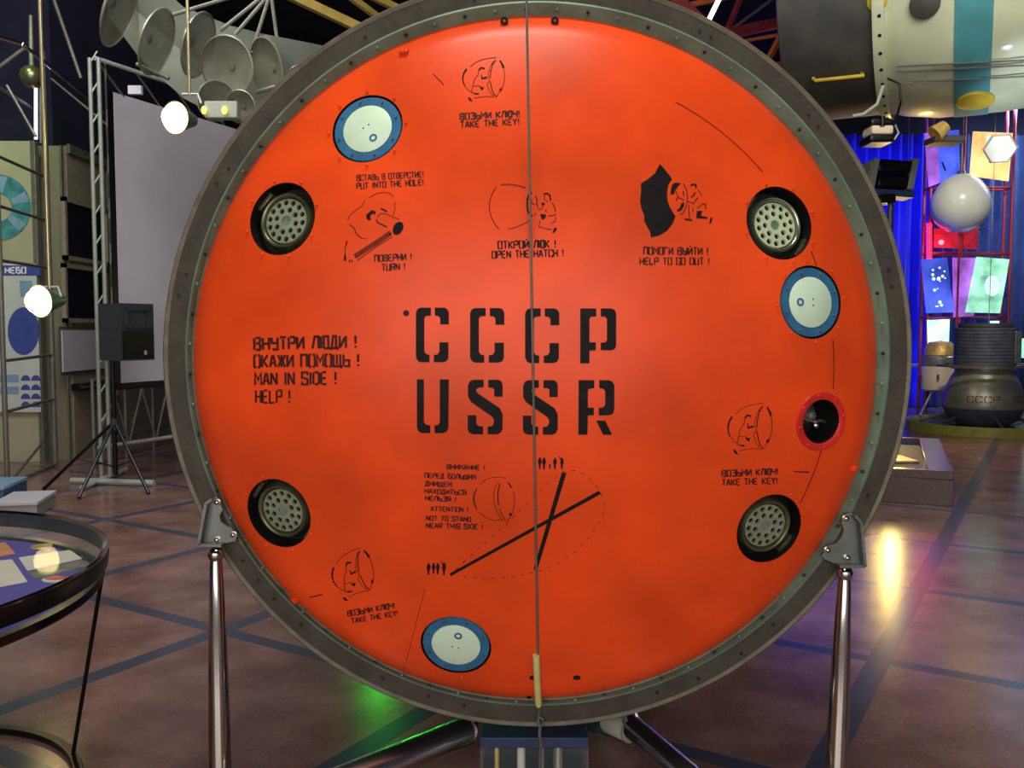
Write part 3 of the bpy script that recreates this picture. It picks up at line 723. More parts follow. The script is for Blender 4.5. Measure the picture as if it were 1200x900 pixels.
# helping out of the hatch
q = zz(740, 185, 6.92); d, f = Flat(), Flat()
d.poly(q((230, 50), (270, 95), (310, 145), (328, 175), (300, 215), (288, 270), (290, 340), (310, 400), (340, 450), (355, 472), (335, 530), (290, 590), (225, 630), (158, 645), (150, 600), (120, 545), (102, 510), (104, 470), (80, 410), (68, 350), (78, 270), (75, 208), (130, 175), (190, 125)))
d.poly(q((330, 215), (360, 200), (400, 208), (375, 235), (352, 270), (345, 295), (315, 298), (320, 250)))
d.poly(q((400, 375), (425, 358), (428, 385), (405, 425), (375, 438), (365, 425), (392, 405)))
d.arc(q((375, 325))[0], 11.2, 20.5, 55, -75, .9); f.stroke(q((360, 270), (375, 310), (360, 350), (380, 320), (430, 345)), 1.3); d.stroke(q((418, 270), (425, 310)), 1.2)
d.stroke(q((478, 225), (500, 215), (520, 220), (525, 245)), 2.0); d.stroke(q((480, 315), (500, 310), (515, 280)), 1.4); f.stroke(q((540, 260), (570, 305)), .9)
f.stroke(q((450, 350), (500, 370), (540, 320)), 1.3); d.stroke(q((575, 370), (600, 380), (600, 415)), 1.0); d.stroke(q((462, 380), (470, 490)), 1.0); d.stroke(q((430, 498), (490, 505)), 2.0)
d.stroke(q((497, 400), (497, 440)), .9); d.poly(q((530, 430), (575, 432), (560, 470), (615, 480), (615, 495), (525, 490)))
d.poly(q((640, 482), (655, 485), (650, 520), (632, 540), (630, 535))); f.stroke(q((530, 410), (580, 370)), 1)
pict(d, f)
# warning diagram
q = zz(480, 520, 4.615); d, f = Flat(), Flat()
d.stroke(q((220, 708), (1030, 262)), (3.4, 4.6)); d.stroke(q((680, 682), (836, 155)), (4.4, 5.4))
ell = q((250, 680), (340, 595), (440, 510), (545, 410), (650, 310), (720, 240), (790, 182), (840, 148), (890, 145), (940, 162), (985, 200), (1020, 240), (1045, 290), (1056, 330), (1045, 390), (1010, 450), (960, 520), (900, 580), (800, 645), (700, 690), (580, 715), (450, 727), (330, 722), (250, 705))
f.dashes(ell, .8)
def man(x, y, h, arm=False):
    k = h / 30
    d.poly([(x, y), (x + 2.2 * k, y + 3 * k), (x + 4.8 * k, y + 9 * k), (x + 4.5 * k, y + 14 * k), (x + 2.6 * k, y + 17 * k), (x + 1.6 * k, y + 29 * k), (x - 1.6 * k, y + 29 * k), (x - 2.8 * k, y + 17 * k), (x - 4.2 * k, y + 14 * k), (x - 3.6 * k, y + 8 * k), (x - 1.8 * k, y + 3 * k)])
    if arm: d.stroke([(x - 2 * k, y + 6 * k), (x - 7 * k, y - 3 * k)], 1.5 * k + .3)
for x, y, h, a in ((632.5, 535.5, 14.5, 0), (637.4, 535.5, 15, 0), (644.3, 543, 7, 0), (650.2, 535.8, 14.5, 0), (658.4, 535.8, 14.5, 1), (502.2, 659, 15, 0), (508, 659, 14, 0), (513, 659, 14.5, 0), (520.3, 658.5, 16, 1)): man(x, y, h, a)
q = zz(490, 535, 9.23)
d.stroke(q((635, 348), (608, 400), (600, 460), (612, 520), (635, 572)), 1.4)
f.stroke(q((670, 300), (730, 250), (800, 225), (890, 222), (950, 235)), .9); f.stroke(q((655, 600), (740, 665), (830, 690), (920, 685)), .9)
d.stroke(q((885, 290), (866, 360), (862, 440), (870, 530)), 1.2); d.stroke(q((880, 560), (900, 620), (945, 690)), 1.0); f.stroke(q((860, 275), (825, 350), (815, 440), (830, 540), (870, 630), (920, 700)), .8)
d.stroke(q((972, 275), (1010, 335)), (1, 2)); f.stroke(q((1025, 370), (1045, 440), (1040, 520), (1025, 590)), .9); d.disc(q((1000, 625))[0], 1.8); d.stroke(q((1025, 590), (1000, 650), (960, 700)), .9)
pict(d, f)
d = Flat(); d.stroke([(508, 87), (520, 99.5)], 1.0); d.build('stencil_dash', M['black'], dome, on_dome)
d = Flat(); d.stroke([(930, 552.5), (948, 553.5)], (1.0, 1.6)); d.build('stencil_dash', M['black'], dome, on_dome)
d = Flat(); d.stroke([(363, 700), (378, 696.5)], 1.2); d.build('stencil_dash', M['black'], dome, on_dome)

# ================================================================== stands carrying the capsule
def support(name, label, plate, notch, bolts, ball, foot, lip):
    t = thing(name, label, 'stand', (P(*ball, 2.56).x, 2.56, 0), 'support posts of the capsule')
    Yp = 2.574
    MB().prism([P(a, b, Yp) for a, b in plate], (0, .014, 0)).build('bracket_plate', M['steel'], t)
    for a, b in zip(lip, lip[1:]):
        pa, pb_ = P(*a, Yp), P(*b, Yp); dv = (pb_ - pa).normalized(); nn = Vector((-dv.z, 0, dv.x)) * .004
        MB().prism([pa - nn, pb_ - nn, pb_ + nn, pa + nn], (0, -.03, 0)).build('bracket_lip', M['steel'], t)
    for a, b in bolts:
        MB().lathe([(.011, 0), (.011, .004), (.008, .004), (.0075, .011), (.004, .014), (.0001, .0145)], Matrix.Translation(P(a, b, Yp)) @ frame_of((0, -1, 0)), 14).build('bolt', M['chrome'], t)
    bp = P(*ball, 2.56)
    MB().sphere(bp, .0235, 24, 14).build('ball_joint', M['chrome'], t)
    ft = P(*foot, 2.52); ft = bp + (ft - bp) * ((bp.z) / (bp.z - ft.z)); ft.z = 0
    dirn = (ft - bp)
    pts = [bp + dirn * s for s in (.015, .04, .3, .6, .97)]
    MB().tube(pts, [.015, .0185, .026, .031, .034], 28).build('post', M['chrome'], t)
    MB().lathe([(.0001, .0), (.09, .0), (.09, .012), (.05, .02), (.036, .05), (.0001, .055)], Matrix.Translation(ft), 32).build('foot', M['chrome'], t)
arcp = lambda px0, y0, y1, n: [(627 + sg * math.sqrt(max(0, 403.5 ** 2 - (y - 428) ** 2)), y) for sg in (px0,) for y in np.linspace(y0, y1, n)]
support('support_stand', 'polished steel post and bracket holding the left side of the orange disc',
        [(236, 636), (244, 590), (247, 585), (252, 582)] + arcp(-1, 583, 598, 4) + [(259, 600), (257, 605), (259, 612), (266, 617)] + arcp(-1, 618, 628, 4) + [(276, 634), (262, 637)],
        None, [(255, 588), (274, 626), (255, 632)], (253, 650), (258, 900), [(252, 583), (245, 588), (236.5, 636), (263, 637)])
support('support_stand', 'polished steel post and bracket holding the right side of the orange disc',
        [(1010, 661), (1006, 612), (1003, 605), (998, 601)] + arcp(1, 602, 612, 4) + [(987, 615), (989, 621), (987, 629), (980, 637)] + arcp(1, 639, 651, 4) + [(966, 655), (980, 661)],
        None, [(990.5, 607), (969, 644), (992, 653)], (990, 672), (980, 900), [(998, 602), (1005, 610), (1009.5, 661), (980, 661)])
# tubular cradle beneath
cr = thing('cradle', 'large polished tube cradle splayed out beneath the bottom of the disc', 'stand', (C0.x, 3.0, 0))
def cradle_leg(a, b, Ya, Yb, r):
    p, q = P(*a, Ya), P(*b, Yb); n_ = (q - p).normalized()
    MB().cyl(p, q, r, r, 32).build('arm', M['satin'], cr)
    MB().sphere(q, r * 1.02, 24, 14).build('elbow', M['satin'], cr)
    MB().cyl(q, (q.x, q.y, .02), r, r, 28).build('leg', M['satin'], cr)
    MB().lathe([(.0001, 0), (.09, 0), (.09, .012), (.06, .03), (.0001, .03)], Matrix.Translation((q.x, q.y, 0)), 28).build('foot', M['satin'], cr)
    MB().cyl(p, p + Vector((0, 1.3, .03)), r * .8, r * .8, 20).build('side_rail', M['satin'], cr)
cradle_leg((546, 857), (330, 945), 2.85, 2.42, .048)
cradle_leg((742, 853), (848, 944), 2.85, 2.44, .038)
# low glass case under the capsule
YG = 2.72
a, b = P(563, 863, YG), P(690, 877, YG)
gc = thing('display_case', 'low glass display case with a blue top under the bottom of the disc', 'display case', ((a.x + b.x) / 2, YG + .15, 0))
MB().box((a.x, YG, b.z), (b.x, YG + .3, b.z + .034), None, .003).build('case_top', M['casetop'], gc)
MB().box((a.x + .006, YG + .29, .02), (b.x - .006, YG + .3, b.z)).build('shade_sheet', M['dark'], gc)  # dark sheet added for the dimness inside the case
MB().box((a.x, YG, 0), (b.x, YG + .3, .02), None, .003).build('case_base', M['blackmetal'], gc)
for x in (a.x, b.x - .006): MB().box((x, YG + .006, .02), (x + .006, YG + .3, b.z)).build('glass_side', M['glass'], gc)
MB().box((a.x, YG, .02), (b.x, YG + .005, b.z)).build('glass_front', M['glass'], gc)
MB().box((a.x + .19, YG + .006, .02), (a.x + .2, YG + .29, b.z)).build('divider', M['steel'], gc)
for m_, x, y_, r_ in (('gold', .05, .1, .008), ('white', .13, .16, .014), ('silver', .25, .12, .016)):
    hz = b.z - .03
    tag(MB().lathe([(.0001, 0), (r_ * 1.5, 0), (r_, hz * .12), (r_, hz * .7), (r_ * .5, hz * .88), (.0001, hz)], Matrix.Translation((a.x + x, YG + y_, .0205)), 18).build('model_rocket', M[m_]), {'gold': 'thin gold', 'white': 'white', 'silver': 'silver'}[m_] + ' miniature rocket standing in the low glass case under the disc', 'model')
w = P(741, 893, 3.05)
cn = thing('canister', 'white canister with a rounded face lying under the disc by the right cradle leg', 'canister', (w.x, w.y, 0))
mt = Matrix.Translation((w.x - .02, w.y + .1, .05)) @ frame_of((.55, -.8, .1))
MB().lathe([(.0001, -.09), (.036, -.09), (.04, -.08), (.04, .03), (.037, .04)], mt, 28).build('canister_body', M['white'], cn)
MB().lathe([(.04, .03), (.042, .04), (.036, .048), (.0001, .052)], mt, 28).build('canister_lid', M['mesh_grey'], cn)

# hanging cable, sleeve and knot in front of the dome
cb_ = thing('steel_cable', 'thin steel cable hanging down the front of the orange disc', 'cable', tuple(dome_pt(632, 826, .004)))
pts = []
Yc = dome_pt(620, 300, .006).y
for py in (-150, -60, 0, 100, 200, 260): pts.append(P(617 + 15 * py / 860, py, Yc - .004))
for py in range(300, 840, 20): pts.append(dome_pt(617 + 15 * py / 860, py, .004))
pts.append(P(632, 838, Y0 - .012))
top = pts[0].copy(); top.z = ZC; pts = [top] + pts
MB().tube(pts, .0032, 8).build('wire', M['cable'], cb_)
MB().tube([dome_pt(628.3, 766, .006), dome_pt(629.5, 800, .006), dome_pt(631.5, 831, .006)], .0105, 14).build('sleeve', M['tube_yellow'], cb_)
kn = [P(631.5, 836, Y0 - .012), P(630.5, 846, Y0 - .012), P(633, 852, Y0 - .012), P(632, 862, Y0 - .012), P(634, 868, Y0 - .004), P(633.5, 885, Y0 + .02), P(632, 915, Y0 + .03)]
MB().tube(kn, .005, 8).build('knotted_end', M['cable'], cb_)
MB().tube([P(632, 840, Y0 - .016), P(636, 843, Y0 - .018), P(637, 848, Y0 - .012), P(632, 850, Y0 - .018)], .003, 6).build('knot_loop', M['cable'], cb_)

# ================================================================== round display table at left
TC = Vector((-2.14, 2.48, 0)); TH = .8; TR = .905
tb = thing('display_table', 'round glass topped display table with black rim at the left edge', 'table', tuple(TC))
def at(z_): return Matrix.Translation((TC.x, TC.y, z_))
MB().lathe([(TR - .012, -.05), (TR, -.05), (TR + .004, -.02), (TR, .002), (TR - .012, .002)], at(TH), 96, True).build('rim_band', M['blackmetal'], tb)
MB().lathe([(TR - .016, .0), (TR - .004, .008), (TR + .003, .004), (TR + .002, -.002), (TR - .016, -.002)], at(TH + .002), 96, True).build('rim_trim', M['chrome'], tb)
MB().lathe([(.0001, -.006), (TR - .014, -.006), (TR - .014, 0), (.0001, 0)], at(TH), 96).build('glass_top', M['glass'], tb)
MB().lathe([(TR - .05, -.006), (TR - .02, -.006), (TR - .015, 0), (TR - .02, .02), (TR - .05, .02)], at(TH - .1), 96, True).build('lower_ring', M['blackmetal'], tb)
MB().lathe([(.0001, 0), (TR - .06, 0), (TR - .055, .006), (TR - .06, .012), (.0001, .012)], at(TH - .1), 96).build('display_bed', M['purple'], tb)
MB().lathe([(TR - .034, .018), (TR - .028, .018), (TR - .028, .05), (TR - .034, .05)], at(TH - .1), 96, True).build('case_wall', M['glass'], tb)
RB = .6; BC = Vector((-1.99, 2.65, 0))
MB().lathe([(RB - .03, 0), (RB, 0), (RB + .004, .012), (RB, .022), (RB - .03, .022)], Matrix.Translation(BC), 96, True).build('base_ring', M['blackmetal'], tb)
for a in (30, 150, 270):
    t_ = math.radians(a); c, s_ = math.cos(t_), math.sin(t_)
    c2, s2 = math.cos(t_ + .15), math.sin(t_ + .15)
    MB().cyl((TC.x + (TR - .012) * c, TC.y + (TR - .012) * s_, TH - .09), (BC.x + (RB - .015) * c2, BC.y + (RB - .015) * s2, .02), .007, .007, 12).build('leg', M['blackmetal'], tb)
# exhibits on the bed
ZB = TH - .088
def sheet(name, label, m, pp, cat='paper'):
    q_ = [PZ(a, b, ZB + .0006) for a, b in pp]
    return tag(MB().prism(q_, (0, 0, .0022)).build(name, M[m]), label, cat)
sheet('paper_sheet', 'white paper sheet with a long edge lying on the violet bed of the round table', 'paper', [(-25, 660), (14, 656), (32, 682), (-10, 690)])
sheet('paper_strip', 'cream paper strip beside the white sheet in the round table', 'paper', [(22, 654), (82, 645), (96, 655), (32, 669)])
sheet('paper_strip', 'pale green paper at the right end of the cream strip in the round table', 'greenpaper', [(84.5, 644.6), (100, 643), (112, 650.5), (98.5, 654.6)])
sheet('photo_print', 'grey green photo print nearest the front rim of the round table', 'oldpaper', [(33, 671), (96, 657), (111, 661), (42, 679)])
sheet('card', 'orange card at the far left inside the round table', 'orangepaper', [(-20, 640), (6, 636), (18, 649), (-12, 654)])
p = PZ(66, 680.5, ZB)
br = thing('brooch', 'dark red oval badge with pale border near the front rim of the round table', 'badge', tuple(p))
MB().lathe([(.0001, .001), (.036, .001), (.038, .006), (.03, .008), (.0001, .008)], Matrix.Translation(p) @ Matrix.Diagonal((1.15, .8, 1, 1)), 32).build('badge_border', M['cream'], br)
MB().lathe([(.029, .008), (.029, .0095), (.0001, .012)], Matrix.Translation(p) @ Matrix.Diagonal((1.15, .8, 1, 1)), 32).build('badge_face', M['redring'], br)
p = PZ(49, 642, ZB)
tag(MB().lathe([(.0001, .001), (.034, .001), (.036, .004), (.034, .008), (.028, .007), (.0001, .007)], Matrix.Translation(p), 32).build('medal', M['gold']), 'pale gold medal lying behind the papers in the round table', 'medal')

# ================================================================== left background
# pair of hanging lamps
def lamp(label, rx, ry0, hx, hy, bx, by, Y):
    top_ = P(rx, 0, Y); top_.z = ZC; end = P(hx, hy, Y)
    t = thing('hanging_lamp', label, 'lamp', (end.x, Y, end.z), 'hanging lamps at left')
    MB().cyl(Vector((end.x - (0 if rx > 100 else .01), Y, ZC)), end, .012, .012, 12).build('rod', M['brass'], t)
    bc = P(bx, by, Y - .12)
    ax = (bc - end)
    MB().tube([end + Vector((-.05, 0, .01)), end + Vector((.06, 0, .01)), end + Vector((.09, -.02, -.06))], .009, 8).build('yoke', M['white_steel'], t)
    mt = Matrix.Translation(bc) @ frame_of((-.35, -.9, -.1))
    MB().lathe([(.0001, -.19), (.045, -.18), (.06, -.13), (.085, -.06), (.115, .0), (.108, .0), (.08, -.055), (.0001, -.09)], mt, 28).build('lamp_housing', M['steel'], t)
    bl = MB().sphere(bc, .088, 24, 14).build('bulb', M['bulb'], t)
lamp('glowing lamp on a long rod in front of the white projection screen', 222, 0, 222, 112, 205, 138, 6.4)
lamp('glowing lamp on a long rod in front of the blue and white poster', 54, 0, 58, 338, 46, 353, 6.2)

# projection screen on its truss
A_, B_ = P(133, 108, 9.0), P(300, 157, 10.95)
dirs = (B_ - A_); dirs.z = 0; u = dirs.normalized(); nrm = Vector((-u.y, u.x, 0))
zt, zb = A_.z, P(137, 449, 9.0).z
sc = thing('projection_screen', 'large pale grey projection screen behind the left edge of the disc', 'screen', tuple(Vector((A_.x, A_.y, zb))))
Lw = 4.2
base = Vector((A_.x, A_.y, 0))
def S(uu, zz_, d=0.): return base + u * uu + nrm * d + Vector((0, 0, zz_))
mtS = Matrix((u, nrm, Vector((0, 0, 1)))).transposed().to_4x4(); mtS.translation = base
MB().box((0, 0, zb), (Lw, .02, zt), mtS, .003).build('screen_fabric', M['screen'], sc)
MB().box((-.07, .002, zb - .06), (-.001, .03, zt), mtS, .004).build('dark_border', M['blackmetal'], sc)
MB().box((-.07, .002, zb - .07), (Lw, .03, zb - .002), mtS, .004).build('dark_border', M['blackmetal'], sc)
tr = thing('truss_frame', 'grey lattice truss frame standing around the projection screen', 'truss', tuple(S(-.2, 0)))
pt0 = P(114, 566, 8.75)
tx = PZ(119, 561, .03)
mast = P(106, 68, tx.y)
for dx in (0, .085):
    MB().cyl((tx.x + dx, tx.y, .05), (tx.x + dx, tx.y, mast.z), .02, .02, 12).build('mast', M['postgrey'], tr)
for k in range(14):
    z0_ = .3 + k * .29
    MB().cyl((tx.x + .01, tx.y, z0_), (tx.x + .075, tx.y, z0_ + .1), .008, .008, 6).build('rung', M['white_steel'], tr)
top_z = mast.z
def along(a, b, r, nm, m='white_steel', n=8): MB().cyl(a, b, r, r, n).build(nm, M[m], tr)
tops = Vector((tx.x + .05, tx.y, top_z)); tope = S(Lw, zt + .3)
along(tops, tope, .022, 'top_chord'); along(tops + Vector((0, .3, -.35)), tope + Vector((0, .3, -.35)), .018, 'top_chord', 'greytube')
for k in range(9):
    f0 = tops.lerp(tope, k / 9); f1 = (tops + Vector((0, .3, -.35))).lerp(tope + Vector((0, .3, -.35)), (k + .6) / 9)
    along(f0, f1, .011, 'brace', 'greytube', 6)
# zigzag lattice between mast and screen
lastp = None
for k in range(17):
    p = Vector((tx.x + .14, tx.y + .02, .6 + k * .22)) if k % 2 else S(-.09, .6 + k * .22)
    if lastp is not None: along(lastp, p, .009, 'lattice_bar', 'greytube', 6)
    lastp = p
# lower truss under the screen
along(S(-.3, zb - .62), S(Lw, zb - .62), .02, 'bottom_chord'); 
for k in range(12):
    a, b = S(-.1 + k * .36, zb - .07), S(.08 + k * .36, zb - .62)
    along(a, b, .01, 'brace', 'greytube', 6); along(b, S(.26 + k * .36, zb - .07), .01, 'brace', 'greytube', 6)
along((tx.x - .25, tx.y - .1, .03), (tx.x + .62, tx.y - .25, .03), .03, 'foot_bar'); along((tx.x - .02, tx.y + .6, .03), (tx.x + .05, tx.y - .5, .03), .026, 'foot_bar')
# stage barrier behind: low grey truss along the wall
lr = thing('low_truss', 'low grey truss rail standing along the left wall below the screen', 'truss', (XL + .5, 10.2, 0))
def lc(a, b, r, nm, m='greytube'): MB().cyl(a, b, r, r, 8).build(nm, M[m], lr)
for z_ in (.95, .25): lc((XL + .5, 9.6, z_), (XL + .5, 13.6, z_), .022, 'rail')
for k in range(6):
    y_ = 9.6 + k * .8; lc((XL + .5, y_, 0), (XL + .5, y_, .95), .02, 'upright')
    if k < 5: lc((XL + .5, y_, .25), (XL + .5, y_ + .8, .95), .014, 'brace')
# speaker on tripod
sp = PZ(136, 571, 0)
st = thing('speaker_stand', 'black tripod stand under the loudspeaker in front of the screen', 'stand', (sp.x, sp.y, 0))
spk_b = P(148, 422, sp.y); 
MB().cyl((sp.x, sp.y, .12), (sp.x, sp.y, spk_b.z - .002), .022, .02, 14).build('pole', M['blackmetal'], st)
MB().cyl((sp.x, sp.y, .55), (sp.x, sp.y, .66), .036, .036, 14).build('collar', M['blackplastic'], st)
for a in (200, 320, 265):
    t_ = math.radians(a); MB().tube([(sp.x + .03 * math.cos(t_), sp.y + .03 * math.sin(t_), .6), (sp.x + .62 * math.cos(t_), sp.y + .62 * math.sin(t_), .016)], .016, 8).build('leg', M['blackmetal'], st)
    MB().cyl((sp.x + .02 * math.cos(t_), sp.y + .02 * math.sin(t_), .2), (sp.x + .35 * math.cos(t_), sp.y + .35 * math.sin(t_), .3), .008, .008, 6).build('brace', M['blackmetal'], st)
sk = thing('loudspeaker', 'black loudspeaker box on the tripod beside the projection screen', 'loudspeaker', tuple(spk_b))
zt_ = P(148, 356, sp.y).z
mt = Matrix.Translation((spk_b.x, sp.y, spk_b.z)) @ Matrix.Rotation(math.radians(64), 4, 'Z')
hh = zt_ - spk_b.z
MB().prism([mt @ Vector(v) for v in ((-.19, -.16, 0), (.19, -.16, 0), (.14, .19, 0), (-.14, .19, 0))], (0, 0, hh)).build('cabinet', M['blackplastic'], sk)
MB().box((-.175, -.172, .02), (.175, -.158, hh * .52), mt, .006).build('grille', M['blackmetal'], sk)
hb = MB()
for (x0, z0, x1, z1) in ((-.15, .57, .15, .60), (-.15, .88, .15, .91), (-.15, .57, -.12, .91), (.12, .57, .15, .91)): hb.box((x0, -.178, hh * z0), (x1, -.158, hh * z1), mt)
hb.build('horn_frame', M['blackplastic'], sk)
MB().lathe([(.11, 0), (.05, .05), (.0001, .055)], mt @ Matrix.Translation((0, -.162, hh * .74)) @ Matrix.Rotation(math.radians(-90), 4, 'X') @ Matrix.Diagonal((1, .75, 1, 1)), 24, False, False, False).build('horn', M['dark'], sk)
MB().box((.06, -.176, .05), (.09, -.17, .09), mt, .002).build('badge', M['posterlight'], sk)
# cable from mast
# space frame display at far left
fr_ = thing('space_frame', 'grey tubular display frame carrying the poster at the far left', 'frame', tuple(PZ(14, 571, 0)))
def fc(a, b, r=.022, nm='tube', m='greytube'): MB().cyl(a, b, r, r, 10).build(nm, M[m], fr_)
FA, FB = PZ(9, 571, 0), PZ(65, 546, 0)
FC = FA + Vector((-1.6, 1.0, 0)); 
def up(pnt, z_): return Vector((pnt.x, pnt.y, z_))
zA, zB = P(5, 84, FA.y).z, P(62, 60, FB.y).z
fc(up(FA, 0), up(FA, zA), .024, 'post'); fc(up(FB, 0), up(FB, zB), .03, 'post')
for y_ in (98, 182, 241, 305, 423, 483):
    z_ = P(6, y_, FA.y).z; fc(up(FA, z_), up(FB, z_ + .02), .016, 'cross_tube')
fc(P(-4, 43, FA.y), P(27, 52, FA.y), .018, 'top_tube', 'chrome'); fc(P(27, 52, FA.y), P(131, 138, FB.y), .018, 'top_tube', 'chrome')
fc(up(FA, zA), P(28, 57, FA.y), .018, 'top_tube'); fc(P(8, 100, FA.y), P(42, 160, FA.y), .014, 'diagonal_tube'); fc(P(60, 92, FB.y), P(130, 150, FB.y), .012, 'diagonal_tube')
fc(up(FA, .02), up(FB, .02), .016, 'base_tube'); fc(up(FA, .02), P(52, 516, FB.y), .014, 'base_tube')
fc(P(95, 92, FB.y), P(60, -10, FB.y), .02, 'hanger_tube')
# probe sphere on a post, and a chrome tube with its reflections put in as glow
bl = thing('probe_sphere', 'dull metal sphere on a post above the pale green board', 'model', tuple(P(37, 90, 9.2)))
MB().sphere(P(37, 90, 9.2), .115, 28, 16).build('sphere', M['olive'], bl)
MB().cyl(P(37, 80, 9.2), P(36, 18, 9.2), .026, .02, 12).build('post', M['greytube'], bl)
MB().cyl(P(42, 98, 9.25), P(42, 163, 9.25), .016, .016, 10).build('glowing_chrome_tube', M['whiteglow'], bl)
MB().cyl(P(48, 98, 9.25), P(48, 168, 9.25), .014, .014, 10).build('stem', M['greytube'], bl)
# the board and poster (flat things)
YBD = 10.0
def rect(x0, y0, x1, y1, Y, t=.03):
    a, b = P(x0, y0, Y), P(x1, y1, Y)
    return (a.x, Y, b.z), (b.x, Y + t, a.z)
bd = thing('exhibit_board', 'tall pale board with a round teal emblem behind the tubular frame', 'board', (P(20, 560, YBD).x, YBD, 0))
lo, hi = rect(-120, 165, 49, 560, YBD, .05); MB().box((lo[0], lo[1], 0), hi, None, .005).build('board_panel', M['board'], bd)
MB().box((hi[0] - .005, YBD - .02, 0), (hi[0] + .05, YBD + .06, hi[2]), None, .005).build('board_post', M['greytube'], bd)
ec = P(-2, 243, YBD - .003)
em = MB(); R_em = 38 * YBD / F
em.lathe([(R_em * .42, 0), (R_em, 0), (R_em, .006), (R_em * .42, .006)], Matrix.Translation(ec) @ frame_of((0, -1, 0)), 48, True).build('emblem_ring', M['emblem'], bd)
for a in (20, 80, 140, 200, 260, 320):
    t_ = math.radians(a); d_ = Vector((math.cos(t_), 0, math.sin(t_))); e_ = Vector((-d_.z, 0, d_.x)) * .03
    MB().prism([ec + d_ * R_em * .45 - e_ + Vector((0, -.007, 0)), ec + d_ * R_em * .95 - e_ * 2 + Vector((0, -.007, 0)), ec + d_ * R_em * .95 + e_ * 2 + Vector((0, -.007, 0)), ec + d_ * R_em * .45 + e_ + Vector((0, -.007, 0))], (0, -.003, 0)).build('emblem_blade', M['posterlight'], bd)
YP = 9.94
po = thing('poster', 'white and blue astronomy poster with a large blue globe behind the lamp', 'poster', tuple(P(20, 483, YP)))
lo, hi = rect(-95, 309, 48, 483, YP, .012); MB().box(lo, hi).build('poster_sheet', M['posterwhite'], po)
lo, hi = rect(-95, 311, 47, 323, YP - .003, .002); MB().box(lo, hi).build('header_band', M['posterblue'], po)
f = Flat(); f.text('ЗВЕЗДНОЕ НЕБО', -50, 314, 30, 313.5, 6.5)
f.build('header_text', M['letterwhite'], po, lambda a, b: P(a, b, YP - .005), 40)
Flat().disc((27.5, 388), 18.5, 28, 40).build('globe_picture', M['posterblue'], po, lambda a, b: P(a, b, YP - .0035), 40)
Flat().disc((-20, 385), 22, 28, 40).build('globe_picture', M['posterblue'], po, lambda a, b: P(a, b, YP - .0035), 40)
lo, hi = rect(23, 329, 38, 348, YP - .003, .002); MB().box(lo, hi).build('small_picture', M['posterlight'], po)
for y_ in (439, 453):
    lo, hi = rect(-30, y_, 22, y_ + 9, YP - .003, .002); MB().box(lo, hi).build('text_panel', M['posterlight'], po)
for cx in (30, 42):
    for cy in (446, 457, 467.5, 477):
        Flat().poly([(cx + 5.6 * math.cos(math.pi * k / 12), cy - 6.5 * math.sin(math.pi * k / 12)) for k in range(13)]).build('half_disc', M['posterblue'], po, lambda a, b: P(a, b, YP - .0035), 40)
# white notice board and dark shelf on the left wall
a, b = PX(73, 387, XL + .03), PX(124, 436, XL + .03)
nb = thing('notice_board', 'small pale grey notice board on the left wall beside the truss mast', 'board', (XL + .03, (a.y + b.y) / 2, PX(73, 436, XL).z))
MB().box((XL + .016, a.y, PX(73, 436, XL).z), (XL + .03, b.y, a.z)).build('board_face', M['screen'], nb)
MB().box((XL + .001, a.y - .04, PX(73, 436, XL).z - .04), (XL + .0155, b.y + .04, a.z + .04)).build('board_frame', M['greytube'], nb)
a, b = PX(83, 450, XL), PX(128, 458, XL)
sh = MB().box((XL + .001, a.y, PX(83, 458, XL).z), (XL + .12, b.y, a.z), None, .006).build('wall_shelf', M['blackmetal']); tag(sh, 'narrow black shelf on the left wall under the notice board', 'shelf')
MB().box((XL + .115, a.y + .02, PX(83, 458, XL).z + .02), (XL + .124, b.y - .02, a.z - .02)).build('shelf_edge', M['steel'], sh)
# boxes on the floor at far left
def plinth(label, p, w_, d_, h_, m, ang=0):
    t = thing('plinth', label, 'plinth', tuple(p)); mt = Matrix.Translation(p) @ Matrix.Rotation(math.radians(ang), 4, 'Z')
    MB().box((-w_ / 2, -d_ / 2, 0), (w_ / 2, d_ / 2, h_ - .03), mt, .006).build('plinth_body', M[m], t)
    MB().box((-w_ / 2 - .01, -d_ / 2 - .01, h_ - .03), (w_ / 2 + .01, d_ / 2 + .01, h_), mt, .006).build('plinth_top', M['screen' if m == 'greybox' else 'posterlight'], t)
plinth('small blue box on the floor behind the round display table', PZ(-12, 592, 0), .42, .5, .2, 'bluebox', 8)
plinth('low grey box on the floor right of the blue box', PZ(30, 600, 0), .32, .5, .13, 'greybox', 12)

# pale grey sail with smoked dishes under the ceiling
YS = 7.6
sail = thing('reflector_array', 'large pale grey hanging panel carrying round smoked dishes at upper left', 'model', tuple(P(250, 60, YS)))
mb = MB(); top_pts = [(118, -60), (160, -40), (215, 8), (270, 30), (310, 40), (372, 52), (430, 66)]; bot = [(128, 20), (165, 70), (215, 115), (258, 138), (300, 146), (350, 150), (430, 150)]
rows = [[P(a, b, YS + .45 * math.sin(i * .9)) for i, (a, b) in enumerate(top_pts)], [P((a[0] + b[0]) / 2, (a[1] + b[1]) / 2, YS + .25 + .45 * math.sin(i * .9)) for i, (a, b) in enumerate(zip(top_pts, bot))], [P(a, b, YS + .1 + .45 * math.sin(i * .9)) for i, (a, b) in enumerate(bot)]]
mb.grid(rows, False); bmesh.ops.solidify(mb.bm, geom=mb.bm.faces[:], thickness=.02)
mb.build('back_sheet', M['mesh_grey'], sail)
